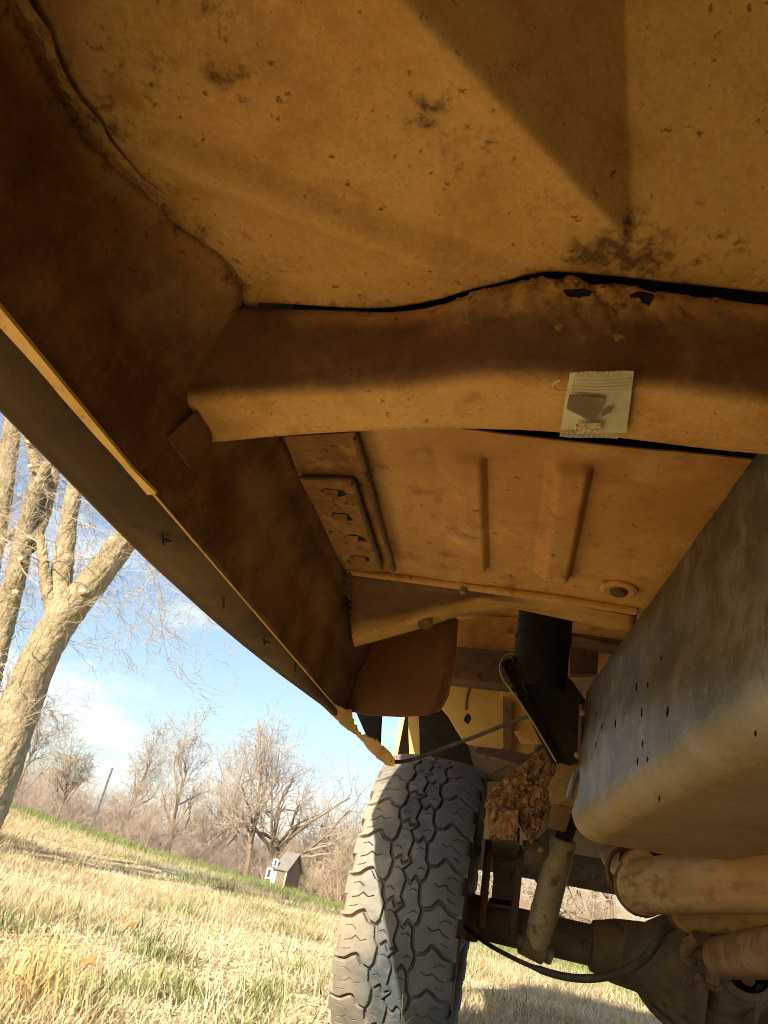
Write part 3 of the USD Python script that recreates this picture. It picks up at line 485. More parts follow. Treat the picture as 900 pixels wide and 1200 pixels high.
# -- body-mount stack and its bracket on the frame
c0, c1 = at(641, 704, 'y', 1.46), at(636, 800, 'y', 1.46); c1[0] = c0[0] + .003; c1[1] = c0[1] = 1.46
L_ = c0[2] - c1[2]
mount = obj('body_mount', lathe(c0 + [0, 0, .01], c1, [(0, .0), (0, .045), (.006, .054), (.08, .054), (.09, .054), (.0905, .056), (.094, .056), (.0945, .053), (L_ + .03, .052)], 40), 'black_undercoat', truck)
fa = [(600, 770), (640, 762), (672, 800), (690, 826), (682, 845), (680, 893), (668, 897), (655, 893)]
front = pts('y', 1.44, *fa)
obj('mount_gusset', plate(front, .006), 'black_undercoat', truck)
obj('mount_gusset', plate([at(586, 778, 'y', 1.43), at(600, 770, 'y', 1.43), at(658, 895, 'y', 1.435), at(650, 893, 'y', 1.42)], .003), 'black_undercoat', truck)
edge = curve([at(a, b, 'y', 1.425) for a, b in ((602, 766), (590, 770), (586, 783), (600, 810), (628, 852), (652, 893))], 40)
obj('gusset_rim', tube(edge, .0022, 6), 'bolt_metal', truck)
edge2 = curve([at(a, b, 'y', 1.434) for a, b in ((590, 785), (603, 790), (614, 806), (640, 860), (656, 892))], 30)
obj('gusset_rim', tube(edge2, .002, 6), 'bolt_metal', truck)
lg = np.array([at(586, 780, 'y', 1.43), at(652, 893, 'y', 1.425), at(652, 893, 'y', 1.55), at(596, 770, 'y', 1.55)])
obj('gusset_web', plate(lg, .003), 'black_undercoat', truck)
obj('clamp_band', cat(plate(pts('y', 1.425, (686, 822), (692, 822), (684, 897), (678, 897)), .012), tube(pts('y', 1.42, (681, 826), (679, 890)), .004, 8)), 'dark_rust', truck)
for (a, b) in ((683, 835), (677, 884)):
    p = at(a, b, 'y', 1.415); obj('bolt', lathe(p + [0, .01, 0], p, [(0, .006), (.009, .006), (.011, .003), (.011, 0)], 8), 'bolt_metal', truck)
# -- fuel tank: lofted shell with rounded lower corners
secs = []
ty = [-.40, .30, .57, .75, 1.0, 1.2, 1.35, 1.43, 1.475, 1.50, 1.512]  # front end lengthened out of view to keep light off the floor fold
for y in ty:
    e = 0.0 if y < 1.42 else .045 * ((y - 1.42) / .092) ** 2.6
    xt = np.interp(y, [.3, .57, 1.0, 1.40, 1.52], [.200, .177, .143, .112, .108]); xb = np.interp(y, [.3, .6, 1.0, 1.40, 1.52], [.20, .172, .135, .106, .104])
    zbm = np.interp(y, [.3, .8, 1.2, 1.45, 1.52], [.585, .580, .572, .566, .566]); rc = .042
    P = [(1.0, .83 - .5 * e), (.6, .83 - .5 * e), (.3, .83 - .5 * e), (xt + .015 + e, .832 - e * .6), (xt + e, .824 - e), (xt + e + .001, .80 - e)]
    for t in np.linspace(.15, 1, 7): P.append((xt + (xb - xt) * t + e * .6 + .004 * math.sin(t * 9 + y * 5), .80 + (zbm + rc - .80) * t))
    for a in np.linspace(12, 90, 8): a = math.radians(a); P.append((xb + e * .6 + rc * 1.15 * (1 - math.cos(a)), zbm + e * .8 + rc * (1 - math.sin(a))))
    for x in (.26, .32, .40, .5, .7, 1.0): P.append((x + e * .3, zbm + e * .8 + .10 * max(0, x - .22)))
    secs.append([(p[0], y, p[1]) for p in P])
S = np.array(secs)
from scipy.interpolate import CubicSpline
yq = np.r_[np.linspace(-.40, 1.3, 56), np.linspace(1.32, 1.512, 22)]; S2 = np.stack([[np.interp(yq, ty, S[:, c, k]) for k in range(3)] for c in range(S.shape[1])]).transpose(2, 0, 1)
S2 += ((meshkit.fbm(S2 * 7, 3, 61) - .5) * .010)[..., None] * np.array([1, .0, .6])
cap = S2[-1].mean(0); T0 = sheet(S2, .004, flip=False)
capv = np.vstack([S2[-1], [[.45, 1.514, .72]]]); nc = len(S2[-1]); T1 = tm(capv, [(a, (a + 1) % nc, nc) for a in range(nc)])
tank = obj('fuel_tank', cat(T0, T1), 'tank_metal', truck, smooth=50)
rr = random.Random(8)
for a, b in ((760, 803), (747, 805), (776, 772), (783, 835), (753, 838), (753, 833), (722, 848), (700, 836), (699, 873), (706, 852), (754, 872), (748, 893), (760, 890), (784, 834), (887, 860), (774, 936)):
    d = ray(a, b); best = None
    tri = T0; loc, _, _ = tri.ray.intersects_location([EYE], [d], multiple_hits=True) if False else ([], 0, 0)
    y = np.interp(a, [690, 900], [1.42, .62]); x = np.interp(y, [.57, 1.0, 1.40], [.173, .138, .108])
    p = at(a, b, 'x', x)
    if .5 < p[1] < 1.47: obj('drip_stain', lump(p + [-.001, 0, 0], (.0008, .0012, .0042 * rr.uniform(.5, 1.5)), a, 1, .3), 'drip', tank)
obj('tank_seam', tube(resample(pts('y', 1.44, (681, 897), (672, 915), (667, 935)), 10), .006, 8), 'tank_metal', truck)
obj('tank_heat_shield', plate([at(a, b, 'y', 1.56) for a, b in ((655, 898), (684, 895), (690, 945), (672, 945), (644, 940), (645, 915))], .01), 'exhaust_metal', truck)
obj('tank_hanger', plate(pts('y', 1.6, (648, 944), (672, 944), (663, 974), (644, 970)), .02), 'dark_rust', truck)
# -- bed underside beyond: floor, cross bars, inner wheelhouse, frame rail
obj('bed_floor', sheet(np.stack(list(np.meshgrid(np.linspace(-.44, 1.4, 20), np.linspace(1.28, 3.3, 24), indexing='ij')) + [np.full((20, 24), 1.07)], -1), .003, flip=True), 'floor_paint', truck)
obj('bed_sill', plate(pts('y', 1.74, (534, 726), (612, 722), (612, 775), (532, 760)), .05), 'floor_paint', truck)
obj('bed_sill_fold', plate(pts('y', 1.72, (590, 742), (604, 743), (603, 775), (588, 775)), .02), 'floor_paint', truck)
obj('bed_crossbar', plate(pts('y', 1.70, (528, 757), (604, 764), (608, 803), (525, 794)), .07), 'dark_rust', truck)
obj('bed_crossbar', plate(pts('y', 1.80, (655, 722), (760, 740), (760, 765), (655, 742)), .07), 'dark_rust', truck)
obj('bed_upright', plate(pts('y', 1.9, (668, 742), (702, 745), (700, 790), (668, 790)), .03), 'dark_rust', truck)
obj('bed_upright', plate(pts('y', 1.86, (690, 728), (742, 735), (735, 748), (690, 745)), .03), 'floor_paint', truck)
fh = np.array([(520, 800), (560, 806), (588, 810), (593, 830), (594, 872), (580, 884), (556, 876), (543, 868), (534, 854), (525, 838), (516, 828)])
obj('inner_wheelhouse', plate(pts('y', 2.45, *fh), .02), 'yellow_primer', truck)
obj('wheelhouse_dent', lump(at(548, 842, 'y', 2.452), (.012, .004, .02), 3, 2), 'black_undercoat', truck)
obj('wheelhouse_dent', tube(curve(pts('y', 2.448, (551, 804), (547, 818), (546, 832)), 8), .004, 6), 'dark_rust', truck)
obj('wheelhouse_rail', plate(pts('y', 2.3, (586, 806), (612, 812), (640, 840), (640, 885), (596, 880), (592, 830)), .04), 'yellow_primer', truck)
obj('wheelhouse_rail', plate(pts('y', 2.27, (589, 815), (600, 820), (600, 880), (590, 878)), .02), 'dark_rust', truck)
obj('wheel_liner', cat(plate(pts('y', 2.85, (490, 800), (560, 800), (560, 900), (492, 890)), .02)), 'black_undercoat', truck)
obj('rear_fender_edge', plate(pts('y', 2.95, (478, 830), (492, 832), (494, 900), (480, 900)), .02), 'yellow_primer', truck)
# frame rail runs back over the axle
def beam(path, w, h):
    P = np.asarray(path, float); rows = []
    for p in P: rows.append([p + [-w / 2, 0, -h / 2], p + [w / 2, 0, -h / 2], p + [w / 2, 0, h / 2], p + [-w / 2, 0, h / 2]])
    V = np.array(rows).reshape(-1, 3); n = len(P); f = []
    for a in range(n - 1):
        for b in range(4):
            c = (b + 1) % 4; f += [(a * 4 + b, a * 4 + c, a * 4 + 4 + c), (a * 4 + b, a * 4 + 4 + c, a * 4 + 4 + b)]
    f += [(0, 2, 1), (0, 3, 2), (n * 4 - 4, n * 4 - 3, n * 4 - 2), (n * 4 - 4, n * 4 - 2, n * 4 - 1)]
    return tm(V, f)
obj('frame_rail', beam([(.34, .3, .92), (.33, 1.35, .90), (.20, 1.58, .86), (.085, 1.95, .90), (.07, 2.4, .93), (.08, 3.0, .84), (.08, 3.3, .80)], .06, .12), 'dark_rust', truck)
obj('wheelhouse_flange', plate([at(560, 872, 'y', 2.15), at(600, 880, 'y', 2.15), at(640, 893, 'y', 2.1), at(634, 900, 'y', 2.0), at(600, 893, 'y', 2.05), at(556, 885, 'y', 2.1)], .01), 'dark_rust', truck)
obj('stay_bracket', plate([at(603, 857, 'y', 2.05), at(625, 855, 'y', 2.05), at(640, 872, 'y', 2.05), at(612, 872, 'y', 2.05)], .01), 'floor_paint', truck)
obj('wheelhouse_apron', plate([at(548, 872, 'y', 2.35), at(636, 893, 'y', 2.3), at(628, 917, 'y', 2.3), at(560, 915, 'y', 2.35)], .01), 'dark_rust', truck)
obj('brake_line', tube(curve(pts('y', 2.25, (556, 918), (590, 900), (630, 880)), 14), .003, 6), 'dark_rust', truck)
obj('bumper_crossbar', beam([at(552, 1000, 'y', 3.0), at(620, 1010, 'y', 3.0), at(690, 1022, 'y', 3.0), at(760, 1034, 'y', 3.0), at(900, 1060, 'y', 3.0)], .06, .10)
    if False else tube([at(548, 998, 'y', 3.0), at(640, 1014, 'y', 3.0), at(760, 1036, 'y', 3.0), at(1000, 1075, 'y', 3.0)], .055, 12), 'axle_metal', truck)
# -- rusty spring hanger, leaf spring, U-bolts
hg = np.array([(638, 876), (652, 886), (650, 912), (648, 940), (640, 962), (623, 988), (612, 970), (606, 960), (575, 955), (568, 944), (572, 930), (600, 905)])
hm = plate(pts('y', 1.95, *hg), .035).subdivide().subdivide().subdivide()
hv = hm.vertices + ((meshkit.fbm(hm.vertices * 60, 4, 71) - .5) * .02)[:, None] * np.array([.2, 1, .3]); obj('spring_hanger', tm(hv, hm.faces), 'flaking_rust', truck)
fl_ = []
for q in range(160):
    rr = random.Random(q + 300); a, b = rr.uniform(575, 648), rr.uniform(885, 975)
    if not Polygon(hg).buffer(-3).contains(__import__('shapely').geometry.Point(a, b)): continue
    p = at(a, b, 'y', 1.945); s = rr.uniform(.004, .010); e = np.array([rr.gauss(0, 1), rr.gauss(0, .35), rr.gauss(0, 1)]); e /= np.linalg.norm(e); g = np.cross(e, [.2, 1, .1])
    fl_.append(plate([p - e * s, p + g * s * .8 + [0, -.004, 0], p + e * s + [0, -.006 * rr.random(), 0], p - g * s * .7], .001))
obj('rust_flakes', cat(*fl_), 'flaking_rust', truck, kind='stuff')
obj('spring_eye', plate(pts('y', 1.93, (571, 944), (608, 950), (606, 985), (573, 983)), .05), 'yellow_dust' if 'yellow_dust' in MATS else 'flaking_rust', truck)
for n, h in enumerate((988, 996, 1003)):
    z = at(590, h, 'y', 2.2)[2]; w = .032
    c = [at(591, h, 'y', 2.2)[0]]
    obj('spring_leaf', beam([(c[0], 1.98, z + .02), (c[0], 2.15, z + .005), (c[0], 2.33, z), (c[0], 2.55, z + .005), (c[0], 2.85, z + .03)], .068, .008), 'axle_metal', truck)
obj('spring_plate', plate(pts('y', 2.24, (569, 984), (612, 992), (611, 1001), (568, 992)), .14), 'dark_rust', truck)
obj('bump_stop', cat(plate(pts('y', 2.26, (577, 998), (608, 1002), (604, 1032), (578, 1031)), .06), plate(pts('y', 2.25, (578, 1030), (602, 1033), (600, 1062), (575, 1058)), .06)), 'axle_metal', truck)
for (a, b, c, d) in ((573, 990, 564, 1087), (610, 996, 600, 1096)):
    obj('u_bolt', tube(pts('y', 2.22, (a, b), (c, d)), .011, 10), 'dark_rust', truck)
obj('spring_perch', plate(pts('y', 2.25, (573, 1052), (602, 1056), (602, 1066), (570, 1062)), .08), 'axle_metal', truck)
obj('bracket_hook', plate(pts('y', 2.3, (624, 1026), (636, 1028), (632, 1040), (626, 1030)), .01), 'axle_metal', truck)
obj('hanger_bracket', plate(pts('y', 2.05, (612, 985), (630, 982), (648, 965), (655, 985), (640, 1005), (620, 1012)), .03), 'axle_metal', truck)
p = at(634, 995, 'y', 2.0); obj('bolt', lathe(p + [0, .02, 0], p, [(0, .01), (.012, .01), (.018, .007), (.02, 0)], 10), 'bolt_metal', truck)
obj('frame_bracket', plate(pts('y', 1.9, (608, 1000), (720, 985), (720, 1010), (660, 1012), (606, 1030)), .04), 'axle_metal', truck) if False else None
# shock absorber with its sleeve and lower eye
s0, s1 = at(664, 968, 'y', 2.05), at(628, 1108, 'y', 2.14)
Ls = np.linalg.norm(s1 - s0)
sh = obj('shock_absorber', lathe(s0, s1, [(0, .0), (0, .016), (.03, .017), (.031, .031), (.035, .034), (.20, .034), (.205, .035), (Ls - .05, .033), (Ls - .02, .030), (Ls, .027), (Ls, 0)], 32), 'shock_paint', truck)
d_ = (s1 - s0) / Ls
obj('shock_boot', lathe(s0 - d_ * .05, s0 + d_ * .03, [(0, .03), (.03, .032), (.05, .024), (.08, .022)], 20), 'black_undercoat', sh)
e0 = s1 + d_ * .008
obj('shock_eye', lathe(e0 + [-.045, -.01, .01], e0 + [.042, .01, -.01], [(0, 0), (0, .014), (.012, .014), (.0121, .026), (.07, .026), (.0701, .018), (.09, .018), (.09, 0)], 20), 'axle_metal', sh)
# axle tube, differential housing, drive shaft, drum
ax = at(640, 1082, 'y', 2.33); AXZ = .405
obj('axle_tube', lathe((-.12, 2.33, AXZ), (.44, 2.33, AXZ), [(0, 0), (0, .049), (.36, .049), (.365, .060), (.39, .066), (.42, .075), (.56, .09)], 32), 'axle_metal', truck)
dc = np.array([.545, 2.28, .405])
dm = trimesh.creation.icosphere(4); v = dm.vertices.copy()
k = np.array([.235, .15, .158]); v = np.sign(v) * np.abs(v) ** np.array([1.15, 1.0, 1.0]) * k
v[:, 2] *= 1 - .25 * np.clip(np.abs(v[:, 0]) / .235, 0, 1); v += ((meshkit.fbm(v * 18, 3, 81) - .5) * .012)[:, None]
diff = obj('differential', tm(dc + v, dm.faces), 'axle_metal', truck, smooth=60)
obj('differential_cover_rim', tube([dc + [.205 * math.sin(t), .02 - .012, -.152 * math.cos(t)] for t in np.linspace(-1.45, 1.45, 40)], .010, 8), 'axle_metal', diff)
nose = dc + [-.02, -.10, .01]
obj('pinion_housing', lathe(dc + [0, -.05, .01], dc + [.0, -.32, .035], [(0, .12), (.06, .105), (.12, .08), (.2, .066), (.22, .066), (.221, .05)], 28), 'axle_metal', diff)
for q in range(3):
    x = (-.09, .02, .10)[q]; obj('housing_rib', plate([dc + [x, -.12, -.06], dc + [x + .004, -.245, .0], dc + [x + .012, -.245, .0], dc + [x + .018, -.13, -.125]], .012), 'axle_metal', diff)
y1 = at(838, 1121, 'y', 1.97); y2 = at(905, 1114, 'y', 1.55); y2 = y1 + (y2 - y1) * 2.2
ds = obj('drive_shaft', lathe(y1 + [0, -.05, .0], y2, [(0, .030), (.01, .040), (.03, .040), (1.0, .040)], 32), 'shaft_metal', truck)
yk = [tube(curve([y1 + [-.05, -.06, .03], y1 + [-.062, -.01, .0], y1 + [-.045, .05, -.02]], 10), .013, 8), tube(curve([y1 + [.05, -.06, -.03], y1 + [.06, 0, -.0], y1 + [.045, .05, .02]], 10), .013, 8),
      lathe(y1 + [-.055, 0, 0], y1 + [.055, 0, 0], [(0, 0), (0, .015), (.11, .015), (.11, 0)], 12), lathe(y1 + [-.01, -.01, -.055], y1 + [0.01, .01, .05], [(0, 0), (0, .015), (.11, .015), (.11, 0)], 12)]
for q in range(4): yk.append(lump(y1 + [(-.05, -.03, .0, -.055)[q], .0, (-.02, -.045, -.055, .02)[q]], (.014, .014, .010), q, 2, .4))
obj('universal_joint', cat(*yk), 'dark_rust', truck)
obj('brake_drum', lathe((-.16, 2.33, AXZ), (-.05, 2.33, AXZ), [(0, .14), (.03, .155), (.05, .155), (.055, .12), (.08, .06), (.11, .056)], 36), 'dark_rust', truck)
obj('brake_hose', tube(curve([at(a, b, 'y', y) for a, b, y in ((542, 1082, 2.27), (568, 1104, 2.2), (600, 1122, 2.16), (632, 1136, 2.14), (665, 1145, 2.12), (700, 1146, 2.1), (738, 1135, 2.1), (762, 1116, 2.1), (776, 1094, 2.1), (790, 1085, 2.12))], 50),
    np.interp(np.linspace(0, 1, 50), [0, .38, .4, 1], [.0055, .0055, .0085, .011]), 10), 'hose_rubber', truck)
cb = curve([at(a, b, 'y', y) for a, b, y in ((458, 890, 1.63), (466, 893, 1.66), (490, 888, 1.68), (520, 877, 1.67), (560, 862, 1.62), (600, 846, 1.57), (625, 838, 1.53))], 40)
obj('park_brake_cable', tube(cb, .0042, 8), 'hose_rubber', truck)
# -- mufflers and pipes
def muff(a, b, r, name, mt='exhaust_metal'):
    L = np.linalg.norm(b - a)
    m = obj(name, lathe(a, b, [(0, r * .5), (0, r * .96), (.004, r * 1.03), (.012, r * 1.03), (.016, r * .97), (.035, r), (L * .5, r), (L, r)], 44), mt, truck)
    obj('crimp_ring', tube([a + (b - a) / L * .010 + r * 1.02 * (math.cos(t) * np.array([1, .1, 0]) + math.sin(t) * np.array([0, 0, 1])) for t in np.linspace(0, 2 * math.pi, 41)], .006, 6), 'dark_rust', m)
    for s_ in (.034, .046): obj('weld_ring', tube([a + (b - a) / L * s_ + r * 1.0 * (math.cos(t) * np.array([1, .1, 0]) + math.sin(t) * np.array([0, 0, 1])) for t in np.linspace(0, 2 * math.pi, 41)], .0028, 6), 'exhaust_metal', m)
    return m
a1, b1 = at(750, 1039, 'y', 1.95), at(900, 1026, 'y', 1.42); b1 = a1 + (b1 - a1) * 2.0
muff(a1, b1, .056, 'muffler')
a2, b2 = at(806, 1067, 'y', 2.02), at(900, 1062, 'y', 1.62); b2 = a2 + (b2 - a2) * 2.2
muff(a2, b2, .046, 'muffler')
obj('tail_pipe', cat(tube(curve([at(752, 1020, 'y', 1.9), at(742, 1015, 'y', 2.1), at(725, 1006, 'y', 2.3), at(718, 985, 'y', 2.5)], 20), .042, 20)), 'exhaust_metal', truck)
obj('tail_pipe_flange', tube([at(731, 1022, 'y', 2.0) + .05 * (math.cos(t) * np.array([.8, .5, 0]) + math.sin(t) * np.array([0, .2, 1])) for t in np.linspace(0, 2 * math.pi, 30)], .006, 8), 'dark_rust', truck)
st = np.array([at(a, b, 'y', 1.50) for a, b in ((858, 985), (859, 1005), (858, 1020), (857, 1034))])
obj('muffler_strap', tube(st, [.012, .013, .013, .008], 8), 'dark_rust', truck)
for q, (p0, p1) in enumerate((((780, 1012), (846, 998)), ((800, 1005), (850, 990)))):
    obj('exhaust_hanger', tube(curve([at(*p0, 'y', 1.75), at((p0[0] + p1[0]) / 2, p0[1] - 8, 'y', 1.7), at(*p1, 'y', 1.62)], 12), .004, 6), 'bolt_metal', truck)
obj('cross_pipe', tube([at(740, 1010, 'y', 2.05), at(830, 1003, 'y', 1.8), at(930, 990, 'y', 1.6)], .035, 16), 'black_undercoat', truck)
# -- body shell out of frame: side, roof, nose, tail
def rect(x, y0_, y1_, z0, z1, t=.02): return box((x, (y0_ + y1_) / 2, (z0 + z1) / 2), (t, y1_ - y0_, z1 - z0))
BX, BX2 = -.465, 1.50
for x in (BX, BX2):
    obj('side_panel', cat(rect(x, -2.3, 1.42, .88, 1.28), rect(x, 1.42, 2.96, 1.10, 1.28, .021), rect(x, 2.96, 3.36, .74, 1.28), rect(x, -.3, 3.36, 1.72, 1.86, .019), rect(x, .9, 1.1, 1.28, 1.72), rect(x, -.3, -.2, 1.28, 1.72), rect(x, 3.2, 3.36, 1.28, 1.72)), 'body_paint', truck)
obj('roof', box((.52, 1.55, 1.87), (2.0, 3.62, .05), ch=.015), 'body_paint', truck)
obj('hood', box((.52, -1.3, 1.26), (2.0, 2.0, .04), ch=.01), 'body_paint', truck)
obj('grille', box((.52, -2.3, .96), (2.0, .05, .56), ch=.01), 'body_paint', truck)
obj('tailgate', box((.52, 3.36, 1.25), (2.0, .04, 1.2), ch=.01), 'body_paint', truck)
obj('cab_floor', box((.52, .9, 1.26), (1.96, 4.5, .02)), 'black_undercoat', truck)
obj('firewall', box((.52, -1.0, 1.0), (1.96, .04, .5)), 'black_undercoat', truck)

# -- tyre: tread cut as grooves between worn blocks
TC = np.array([-.224, 2.335, .40]); R0 = .40; HW = .127; NP = 27; pitch = 2 * math.pi * R0 / NP
ns, nw = 64, 176
s_ = (np.arange(ns) + .5) / ns * pitch; w_ = np.linspace(-HW, HW, nw); SS, WW = np.meshgrid(s_, w_, indexing='ij')
def seg_d(a, b):
    best = np.full(SS.shape, 9.)
    for k in (-1, 0, 1):
        ax_, ay_, bx_, by_ = a[0] + k * pitch, a[1], b[0] + k * pitch, b[1]
        dx, dy = bx_ - ax_, by_ - ay_; t = np.clip(((SS - ax_) * dx + (WW - ay_) * dy) / (dx * dx + dy * dy + 1e-12), 0, 1)
        best = np.minimum(best, np.hypot(SS - ax_ - t * dx, WW - ay_ - t * dy))
    return best
def gro(path, w, depth, wrap=0):
    d = np.full(SS.shape, 9.)
    for a, b in zip(path[:-1], path[1:]): d = np.minimum(d, seg_d(a, b))
    return depth * (1 - sstep(w * .42, w * .62, d))
p_ = pitch; dep = np.zeros(SS.shape)
def add(path, w, depth):
    global dep
    dep = np.maximum(dep, gro([(a * p_, b) for a, b in path], w, depth))
for sg, ph in ((1, 0.0), (-1, .42)):
    f = lambda q, o=0.: [(a + ph + o, b * sg) for a, b in q]
    add(f([(.00, .131), (.05, .112), (.20, .096), (.26, .084), (.06, .070), (.00, .050)]), .0072, .013)          # shoulder lateral, zigzag
    add(f([(.50, .118), (.55, .104), (.66, .094), (.58, .080), (.64, .068)]), .0016, .006)
    add(f([(.28, .122), (.31, .110), (.36, .102)]), .0012, .004); add(f([(.84, .120), (.88, .106), (.80, .094)]), .0012, .004)
    add(f([(.00, .050), (.16, .040), (.56, .036), (.70, .046), (1.0, .050)]), .0070, .012)                        # shoulder groove
    add(f([(.56, .036), (.70, .022), (.52, .014), (.60, .002)]), .0062, .011)                                     # arms into the centre
    add(f([(.86, .022), (.94, .030), (.90, .040)]), .0013, .004); add(f([(.36, .012), (.42, .022), (.38, .030)]), .0013, .004)
add([(0, .008), (.18, -.004), (.60, .002), (.80, -.010), (1, .008)], .0048, .011)
th = (np.arange(NP)[:, None] * pitch + s_[None]).ravel() / R0; nth = len(th)
D = np.tile(dep, (NP, 1))
crown = -.010 * (w_ / HW) ** 4 - .004 * (w_ / HW) ** 2
Ptmp = np.stack([np.repeat(w_[None], nth, 0), R0 * np.cos(th)[:, None] + 0 * w_[None], R0 * np.sin(th)[:, None] + 0 * w_[None]], -1)
wear = (meshkit.fbm(Ptmp * 60, 3, 91) - .5) * .0016
rt = R0 + crown[None] - D + wear
# side walls: (offset across, radius), lugs repeat with the tread
side = [(.006, -.020), (.010, -.034), (.009, -.052), (.013, -.056), (.016, -.085), (.014, -.12), (.004, -.15), (-.012, -.165), (-.03, -.17)]
cols_w, cols_r = [], []
lug = (np.sin(th * NP) > -.2).astype(float)
for sgn in (-1, 1):
    cw, cr_ = [], []
    for q, (o, dr) in enumerate(side):
        ex = (.007 * lug if q in (0, 1, 2) else 0 * lug)
        cw.append(sgn * (HW + o + ex)); cr_.append(R0 + dr + 0 * lug)
    if sgn < 0: cw, cr_ = cw[::-1], cr_[::-1]
    cols_w.append(np.array(cw).T); cols_r.append(np.array(cr_).T)
Wf = np.concatenate([cols_w[0], np.repeat(w_[None], nth, 0), cols_w[1]], 1); Rf = np.concatenate([cols_r[0], rt, cols_r[1]], 1)
V = np.stack([TC[0] + Wf, TC[1] - Rf * np.cos(th)[:, None], TC[2] + Rf * np.sin(th)[:, None]], -1); nc = V.shape[1]
idx = np.arange(nth * nc).reshape(nth, nc); nx = np.roll(idx, -1, 0)
def ringfaces(c0, c1):
    a, b, c, d = idx[:, c0:c1 - 1], nx[:, c0:c1 - 1], nx[:, c0 + 1:c1], idx[:, c0 + 1:c1]
    return np.concatenate([np.stack([a, c, b], -1).reshape(-1, 3), np.stack([a, d, c], -1).reshape(-1, 3)])
def sub(fs): u, inv = np.unique(fs, return_inverse=True); return V.reshape(-1, 3)[u], inv.reshape(-1, 3)
k9 = len(side)
wheel = obj('tyre', sub(ringfaces(k9 - 1, nc - k9 + 1)), 'rubber', truck, smooth=40)
obj('sidewall', sub(ringfaces(nc - k9, nc)), 'rubber_mud', wheel, smooth=40, label='mud-caked inner sidewall')
obj('sidewall', sub(ringfaces(0, k9)), 'rubber', wheel, smooth=40)
obj('rim', lathe(TC + [.11, 0, 0], TC + [-.10, 0, 0], [(0, .225), (.008, .235), (.012, .215), (.05, .19), (.14, .19), (.142, .06), (.142, .0)], 48), 'dark_rust', wheel)
# the front wheel on the same side, the bumper and the front axle: they keep the sun off the ground ahead of the camera
WB = -3.22
ft_ = UsdGeom.Xform.Define(stage, numbered('/World/truck', 'tyre')); ft_.AddTranslateOp().Set(Gf.Vec3d(0, WB, 0)); ft_.GetPrim().GetReferences().AddInternalReference('/World/truck/tyre')
obj('front_bumper', box((.52, -2.36, .64), (2.0, .08, .22), ch=.02), 'axle_metal', truck)
obj('front_axle', tube([(-.05, 2.335 + WB, .40), (1.1, 2.335 + WB, .40)], .05, 16), 'axle_metal', truck)
obj('engine_pan', box((.5, -1.5, .62), (.7, .9, .30), ch=.06), 'black_undercoat', truck)


# ------------------------------------------------------------------ paper packet stuck on the crossmember
pk = thing('paper_packet', at(700, 470, 'z', .786), 'small white paper packet with netting edge, stuck to the crossmember', 'packet')
zk = .7835
C4 = pts('z', zk, (668, 436), (743, 434), (734, 506), (657, 503)); 
def pkq(u, v, dz=0): q = (C4[0] * (1 - u) + C4[1] * u) * (1 - v) + (C4[3] * (1 - u) + C4[2] * u) * v; return q + [0, 0, -dz]
gu, gv = np.meshgrid(np.linspace(0, 1, 24), np.linspace(0, 1, 24), indexing='ij')
Gp = np.array([[pkq(u, v, .0035 * math.sin(math.pi * u) * math.sin(math.pi * v) + .002 * (meshkit.noise(np.array([u * 6, v * 6, .3]), 5) - .5) + (.0012 * math.sin(v * 75) if v < .26 else 0)) for v in np.linspace(0, 1, 24)] for u in np.linspace(0, 1, 24)])
obj('packet_sleeve', sheet(Gp, .001), 'packet_paper', pk)
zz_ = .0075
obj('packet_window', plate([pkq(.04, .24, zz_), pkq(.62, .30, zz_), pkq(.50, .72, zz_), pkq(.46, .70, zz_), pkq(.03, .48, zz_)], .0006), 'packet_window', pk)
obj('packet_window', plate([pkq(.60, .50, zz_), pkq(.72, .44, zz_), pkq(.74, .52, zz_), pkq(.58, .62, zz_)], .0006), 'packet_window', pk)
obj('packet_print', plate([pkq(.22, .76, zz_), pkq(.60, .72, zz_), pkq(.62, .90, zz_), pkq(.24, .93, zz_)], .0006), 'packet_print', pk)
net = []
for t in np.linspace(0, .85, 12): net.append(tube([pkq(t, .99, .001), pkq(t + .04, 1.05, .002), pkq(t + .01, 1.09, .002)], .0007, 4))
for v in (1.02, 1.055, 1.09): net.append(tube(curve([pkq(0, v, .002), pkq(.3, v + .012, .002), pkq(.6, v - .01, .002), pkq(.88, v, .002)], 12), .0007, 4))
for v in (.02, .07, .12, .17, .22): net.append(tube([pkq(.06, v, .0045), pkq(.5, v - .01, .0065), pkq(.96, v, .0045)], .0008, 4))
for t in np.linspace(.1, .75, 9): net.append(tube([pkq(t, .01, .003), pkq(t + .015, -.025, .002)], .0005, 4))
net.append(tube([pkq(.03, .20, .002) + .007 * (math.cos(a) * np.array([1, 0, 0]) + math.sin(a) * np.array([0, 1, 0])) + [-.005, 0, 0] for a in np.linspace(0, 4.4, 18)], .0008, 5))
obj('netting', cat(*net), 'net_thread', pk, kind='stuff')

